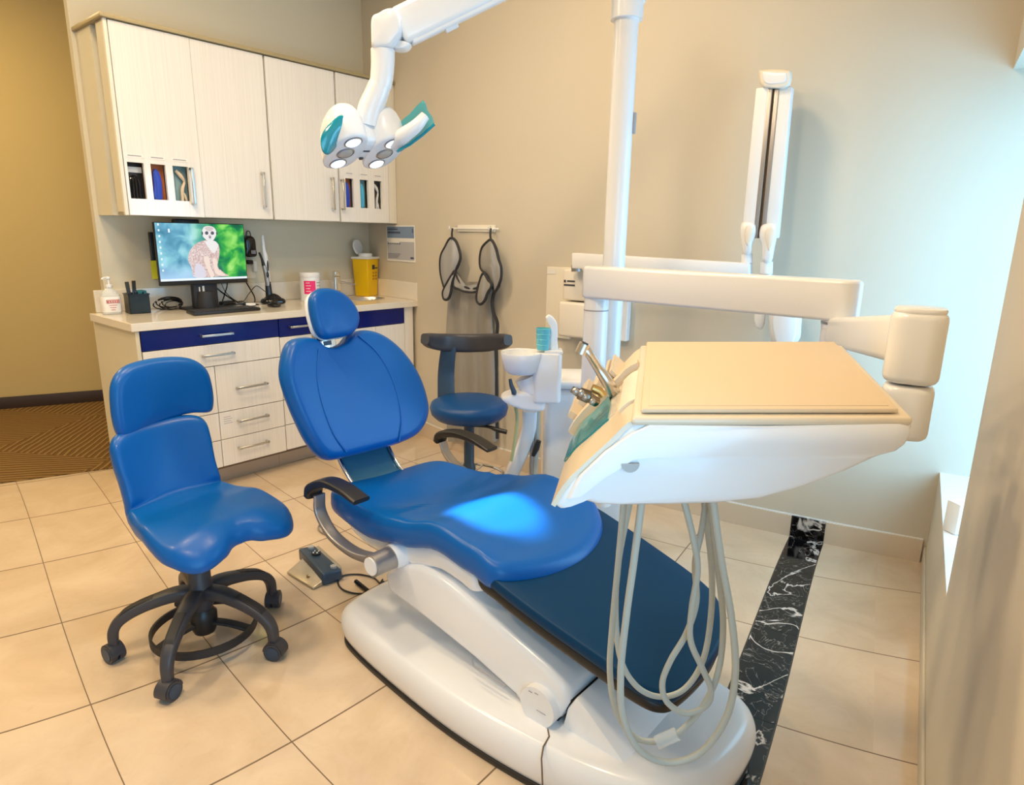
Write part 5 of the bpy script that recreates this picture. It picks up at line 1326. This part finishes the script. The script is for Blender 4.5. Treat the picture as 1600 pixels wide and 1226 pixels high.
# ------------------------------------------------------------------ operator stool (foreground left)
def star_base(t, c, R, z0, arms, mats, hubz, a0, caster_r=.031, body=M_dkgrey):
    for k in range(arms):
        a = a0 + 2 * pi * k / arms; d = V((cos(a), sin(a), 0)); s_ = V((-sin(a), cos(a), 0)); C0 = V((c[0], c[1], 0))
        q = B(); P = [C0 + d * r_ + V((0, 0, z)) for r_, z in ((.02, hubz - .005), (R * .30, hubz), (R * .62, hubz - .022), (R * .86, hubz - .055), (R * .97, hubz - .095), (R * .99, z0 + .052))]
        q.strip(P, s_, .05, .036, 6, .55, wl=[.062, .056, .048, .042, .036, .030], thl=[.05, .042, .036, .034, .034, .030]); arm = q.obj('base_arm', body, t)
        q = B(); P2 = [C0 + d * r_ + V((0, 0, z + .0195)) for r_, z in ((R * .52, hubz - .014), (R * .66, hubz - .026), (R * .82, hubz - .046), (R * .90, hubz - .066))]
        q.strip(P2, s_, .030, .004, 5, .5); q.obj('arm_pad', M_dkgrey2, arm)
        w = C0 + d * R + V((0, 0, z0 + caster_r))
        ca_ = a + .7 + .5 * k; cd = V((cos(ca_), sin(ca_), 0))
        q = B(); q.tube([C0 + d * (R * .99) + V((0, 0, z0 + .045)), C0 + d * (R * .99) + V((0, 0, z0 + .075))], .011, 12); q.obj('caster_stem', M_black, arm)
        q = B(); q.tube([w - cd * .024, w - cd * .004], caster_r, 22); q.tube([w + cd * .004, w + cd * .024], caster_r, 22); q.tube([w - cd * .006, w + cd * .006], caster_r * .7, 16)
        cs_ = q.obj('caster', M_dkgrey, arm)
        for sg in (-1, 1):
            q = B(); q.tube([w + cd * .023 * sg, w + cd * .0265 * sg], caster_r * .72, 20); q.obj('caster_disc', M_slate, cs_)
        q = B()
        Hs = []
        up = V((0, 0, 1)); fr = cd.cross(up)
        for sg in (-1.0, 1.0):
            Hs.append([w + cd * .022 * sg + (up * sin(x) + fr * cos(x)) * caster_r * 1.14 for x in [-.25 + (pi + .2) * j / 12 for j in range(13)]] + [w + cd * .022 * sg + (up * sin(x) + fr * cos(x)) * caster_r * 1.03 for x in [-.25 + (pi + .2) * j / 12 for j in range(12, -1, -1)]])
        q.loft(Hs); q.obj('caster_hood', body, cs_)
SBX, SBY = 1.138, 1.940
t = thing('saddle_stool', 'blue saddle stool with a split backrest on a dark five-wheeled base, front left', 'stool', (SBX, SBY, 0))
star_base(t, (SBX, SBY), .278, 0.0, 5, None, .205, 2.513 - .02)
q = B(Matrix.Translation((SBX, SBY, 0))); q.lathe([(.028, .13), (.036, .15), (.042, .19), (.042, .222), (.036, .232), (.036, .40), (.03, .42)], 28); q.obj('gas_column', M_dkgrey, t)
q = B(Matrix.Translation((SBX, SBY, 0))); q.lathe([(.02, .045), (.034, .05), (.044, .075), (.044, .12), (.030, .14), (.02, .14)], 28); q.obj('hub_cone', M_black, t)
# foot ring of the base with its spokes
q = B(Matrix.Translation((SBX, SBY, 0)))
q.loft([[(r_ * cos(a), r_ * sin(a), z) for a in [2 * pi * k / 48 for k in range(48)]] for r_, z in ((.162, .052), (.170, .052), (.170, .080), (.162, .080), (.162, .052))], cap=False); rg_ = q.obj('foot_ring', M_dkgrey2, t)
for k in range(3):
    a = 1.0 + 2 * pi * k / 3
    q = B(); q.strip([V((SBX, SBY, .09)) + V((cos(a), sin(a), 0)) * .03, V((SBX, SBY, .085)) + V((cos(a), sin(a), 0)) * .09, V((SBX, SBY, .068)) + V((cos(a), sin(a), 0)) * .165], (-sin(a), cos(a), 0), .034, .012, 4, .5); q.obj('ring_spoke', M_dkgrey2, rg_)
# seat frame: x = right, y = back
FA = -.03
SX_ = V((cos(FA), sin(FA), 0)); SY_ = V((-sin(FA), cos(FA), 0))
SM = frame((1.183, 1.965, 0), SX_, SY_, (0, 0, 1)); SI = SM.inverted()
def sprof(v):
    "height of the seat surface: flat in front, sweeping up into the low back"
    T = [(-.26, .450), (-.18, .468), (-.05, .470), (.06, .462), (.14, .470)]
    return interp(T, v)
def saddle(u, v, h):
    # v beyond .17 climbs the back
    if v > .13:
        k = v - .13; a = min(1.28, k / .075 * 1.28)
        yb = .13 + .075 / 1.28 * sin(a) + max(0, k - .075) * cos(1.28); zb = .075 / 1.28 * (1 - cos(a)) + max(0, k - .075) * sin(1.28)
        n = V((0, -sin(a), cos(a))); z = sprof(.13) + zb
        w_ = .05 * (u / .2) ** 2
        return (u + n.x * h, yb + n.y * h - w_ * (a / 1.28), z + n.z * h)
    z = sprof(v)
    if v < -.02: z += -.026 * (abs(u) / .2) ** 3 * min(1, (-.02 - v) / .15) - .02 * max(0, 1 - abs(u) / .09) * min(1, max(0, (-.10 - v) / .1)) * .5
    z -= .030 * max(0, (-v - .17)) / .09
    return (u, v, z + h)
q = B(SM)
q.pad([(.0, -.222), (.035, -.228), (.075, -.250), (.14, -.262), (.19, -.235), (.222, -.17), (.222, -.08), (.205, .02), (.185, .10), (.170, .17), (.164, .27), (.169, .36), (.163, .425), (.115, .450), (.0, .450), (-.11, .445), (-.160, .415), (-.170, .35), (-.166, .27), (-.170, .17), (-.185, .10), (-.205, .02), (-.222, -.08), (-.222, -.17), (-.19, -.235), (-.14, -.262), (-.075, -.250), (-.035, -.228)],
      .062, .030, .004, warp=saddle, c=(0, .05), rings=14, dense=5)
q.obj('seat', M_blue, t, smooth=75)
q = B(SM); q.pad([(0, -.15), (.12, -.19), (.17, -.12), (.15, .05), (.12, .16), (0, .17), (-.12, .16), (-.15, .05), (-.17, -.12), (-.12, -.19)], .03, .01, 0, warp=lambda u, v, h: (u, v, .425 + h), rings=3); q.obj('seat_pan', M_dkgrey, t)
# upper backrest
q = B(SM)
UB = [(-.172, .735), (-.174, .82), (-.158, .90), (-.105, .945), (.0, .957), (.105, .945), (.158, .902), (.172, .83), (.168, .755), (.150, .727), (.09, .735), (.0, .728), (-.09, .712), (-.150, .700)]
q.pad(UB, .062, .028, .008, warp=lambda u, v, h: (u * 1.03 + .045, .262 + .06 * (v - .66) - h - 1.15 * u * u, v + .004 + .10 * max(0, .80 - v)), rings=10, dense=6)
q.obj('backrest', M_blue, t, smooth=75)
q = B(SM); q.strip([(0, .16, .43), (0, .235, .45), (0, .265, .52), (0, .270, .66), (0, .280, .80)], (1, 0, 0), .15, .014, 8, .4); q.obj('back_bracket', M_slate, t)

# ------------------------------------------------------------------ assistant stool (behind the chair)
ac = at(733, 640, 3.12); AC = V((ac.x, ac.y, 0))
t = thing('round_stool', 'round blue stool with a dark curved backrest, standing by the beige wall', 'stool', AC)
zs = at(733, 631, 3.12).z
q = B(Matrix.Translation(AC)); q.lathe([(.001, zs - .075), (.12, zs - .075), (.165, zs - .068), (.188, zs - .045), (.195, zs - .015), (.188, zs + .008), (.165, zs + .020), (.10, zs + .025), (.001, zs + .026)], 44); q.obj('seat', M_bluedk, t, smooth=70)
q = B(Matrix.Translation(AC)); q.lathe([(.001, .10), (.036, .10), (.04, .12), (.034, .14), (.034, .26), (.026, .27), (.026, zs - .09), (.09, zs - .08), (.09, zs - .074)], 28); q.obj('gas_column', M_slate, t)
star_base(t, AC.xy, .27, 0.0, 5, None, .14, .3, body=M_slate)
# lever
q = B(); q.tube([at(722, 664, 3.05), at(760, 666, 3.0), at(776, 671, 2.98), at(792, 675, 2.97)], [.007, .007, .011, .011], 10, smooth=4); q.obj('height_lever', M_black, t)
q = B(); zr = .20; q.M = Matrix.Translation(AC); q.tube([(.185 * cos(a), .185 * sin(a), zr) for a in [2 * pi * k / 48 for k in range(48)]], .008, 8, closed=True)
q.obj('foot_ring', M_chrome, t)
q = B()
for k in range(4):
    a = .2 + pi / 2 * k; q.tube([AC + V((cos(a) * .03, sin(a) * .03, zr)), AC + V((cos(a) * .185, sin(a) * .185, zr))], .006, 8)
q.obj('ring_spoke', M_chrome, t)
BD = 3.30
q = B(); q.strip([at(697, 636, BD - .04), at(697, 612, BD - .02), at(697, 585, BD), at(699, 560, BD), at(702, 540, BD)], RT, .085, .025, 6, .4, wl=[.088, .088, .086, .082, .078]); q.obj('back_post', M_slate, t)
q = B()
P = [at(x, y, BD + dz) for x, y, dz in ((664, 529, -.16), (672, 532, -.10), (695, 535, -.01), (729, 536, .02), (762, 535, -.02), (786, 533, -.11), (794, 531, -.17))]
q.strip(P, (0, 0, 1), .075, .045, 6, .55, wl=[.052, .075, .092, .096, .092, .076, .052]); q.obj('backrest', M_dkgrey, t)
# ------------------------------------------------------------------ light
def area(name, loc, rot, sx, sy, power, color, spread=pi):
    l = bpy.data.lights.new(name, 'AREA'); l.shape = 'RECTANGLE'; l.size = sx; l.size_y = sy; l.energy = power; l.color = color; l.spread = spread
    o = bpy.data.objects.new(name, l); o.location = loc; o.rotation_euler = rot; COL.objects.link(o); return o
w = bpy.data.worlds.new('sky'); SC.world = w; w.use_nodes = True
bg = w.node_tree.nodes['Background']; bg.inputs[0].default_value = (0.45, 0.75, 1.0, 1); bg.inputs[1].default_value = SKY
# daylight through the two windows
for nm, x0, x1, pw in (('daylight_corner', 2.12, 3.25, DAY1), ('daylight_wide', -1.65, 1.1, DAY2)):
    area(nm, ((x0 + x1) / 2, -.57 - .1, (SZ + HZ) / 2), (radians(90), 0, 0), x1 - x0, HZ - SZ - .1, pw, (0.30, 0.66, 1.0))
# ceiling lights: recessed warm panels
for k, (x, y, pw) in enumerate(((.3, .9, 1), (1.2, 2.3, .9), (2.0, 1.3, .75), (-.1, 2.9, 1.1))):
    t = thing('ceiling_light', 'round recessed warm ceiling downlight above the room', 'ceiling light', (x, y, 3.18), 'ceiling downlights')
    q = B(Matrix.Translation((x, y, 3.185))); q.lathe([(.10, .014), (.12, .014), (.12, .0), (.10, .0), (.10, .014)], 28, cap=False); q.obj('trim_ring', M_white2, t)
    q = B(Matrix.Translation((x, y, 3.188))); q.lathe([(.001, .006), (.10, .006), (.10, .0), (.001, .0)], 28); q.obj('lamp_disc', M_lampglow, t)
    l = bpy.data.lights.new('downlight', 'AREA'); l.shape = 'DISK'; l.size = .35; l.energy = WARM * pw; l.color = (1.0, 0.75, 0.46)
    o = bpy.data.objects.new('downlight', l); o.location = (x, y, 3.17); COL.objects.link(o)
t = thing('ceiling_light', 'round recessed warm ceiling downlight in the hallway', 'ceiling light', (1.1, 5.3, 3.18), 'hall downlights')
q = B(Matrix.Translation((1.1, 5.3, 3.188))); q.lathe([(.001, .006), (.10, .006), (.10, .0), (.001, .0)], 28); q.obj('lamp_disc', M_lampglow, t)
l = bpy.data.lights.new('downlight', 'AREA'); l.shape = 'DISK'; l.size = .3; l.energy = HALL; l.color = (1.0, 0.74, 0.36)
o = bpy.data.objects.new('downlight', l); o.location = (1.1, 5.3, 3.17); COL.objects.link(o)
# the exam lamp's own beam
sp = bpy.data.lights.new('exam_beam', 'SPOT'); sp.energy = BEAM; sp.color = (0.75, .92, 1.0); sp.spot_size = radians(15); sp.spot_blend = .5; sp.shadow_soft_size = .03
o = bpy.data.objects.new('exam_beam', sp); o.location = lc + aim * .045; o.rotation_euler = aim.to_track_quat('-Z', 'Y').to_euler(); COL.objects.link(o)
vs = SC.view_settings
SC.display_settings.display_device = 'sRGB'
vs.view_transform = 'Standard'; vs.look = 'None'; vs.exposure = EXPO; vs.gamma = 1.0; vs.use_curve_mapping = False
cy_ = SC.cycles
cy_.max_bounces = 8; cy_.diffuse_bounces = 4; cy_.glossy_bounces = 4; cy_.transparent_max_bounces = 8
cy_.caustics_reflective = False; cy_.caustics_refractive = False; cy_.sample_clamp_indirect = 6
cy_.use_denoising = True
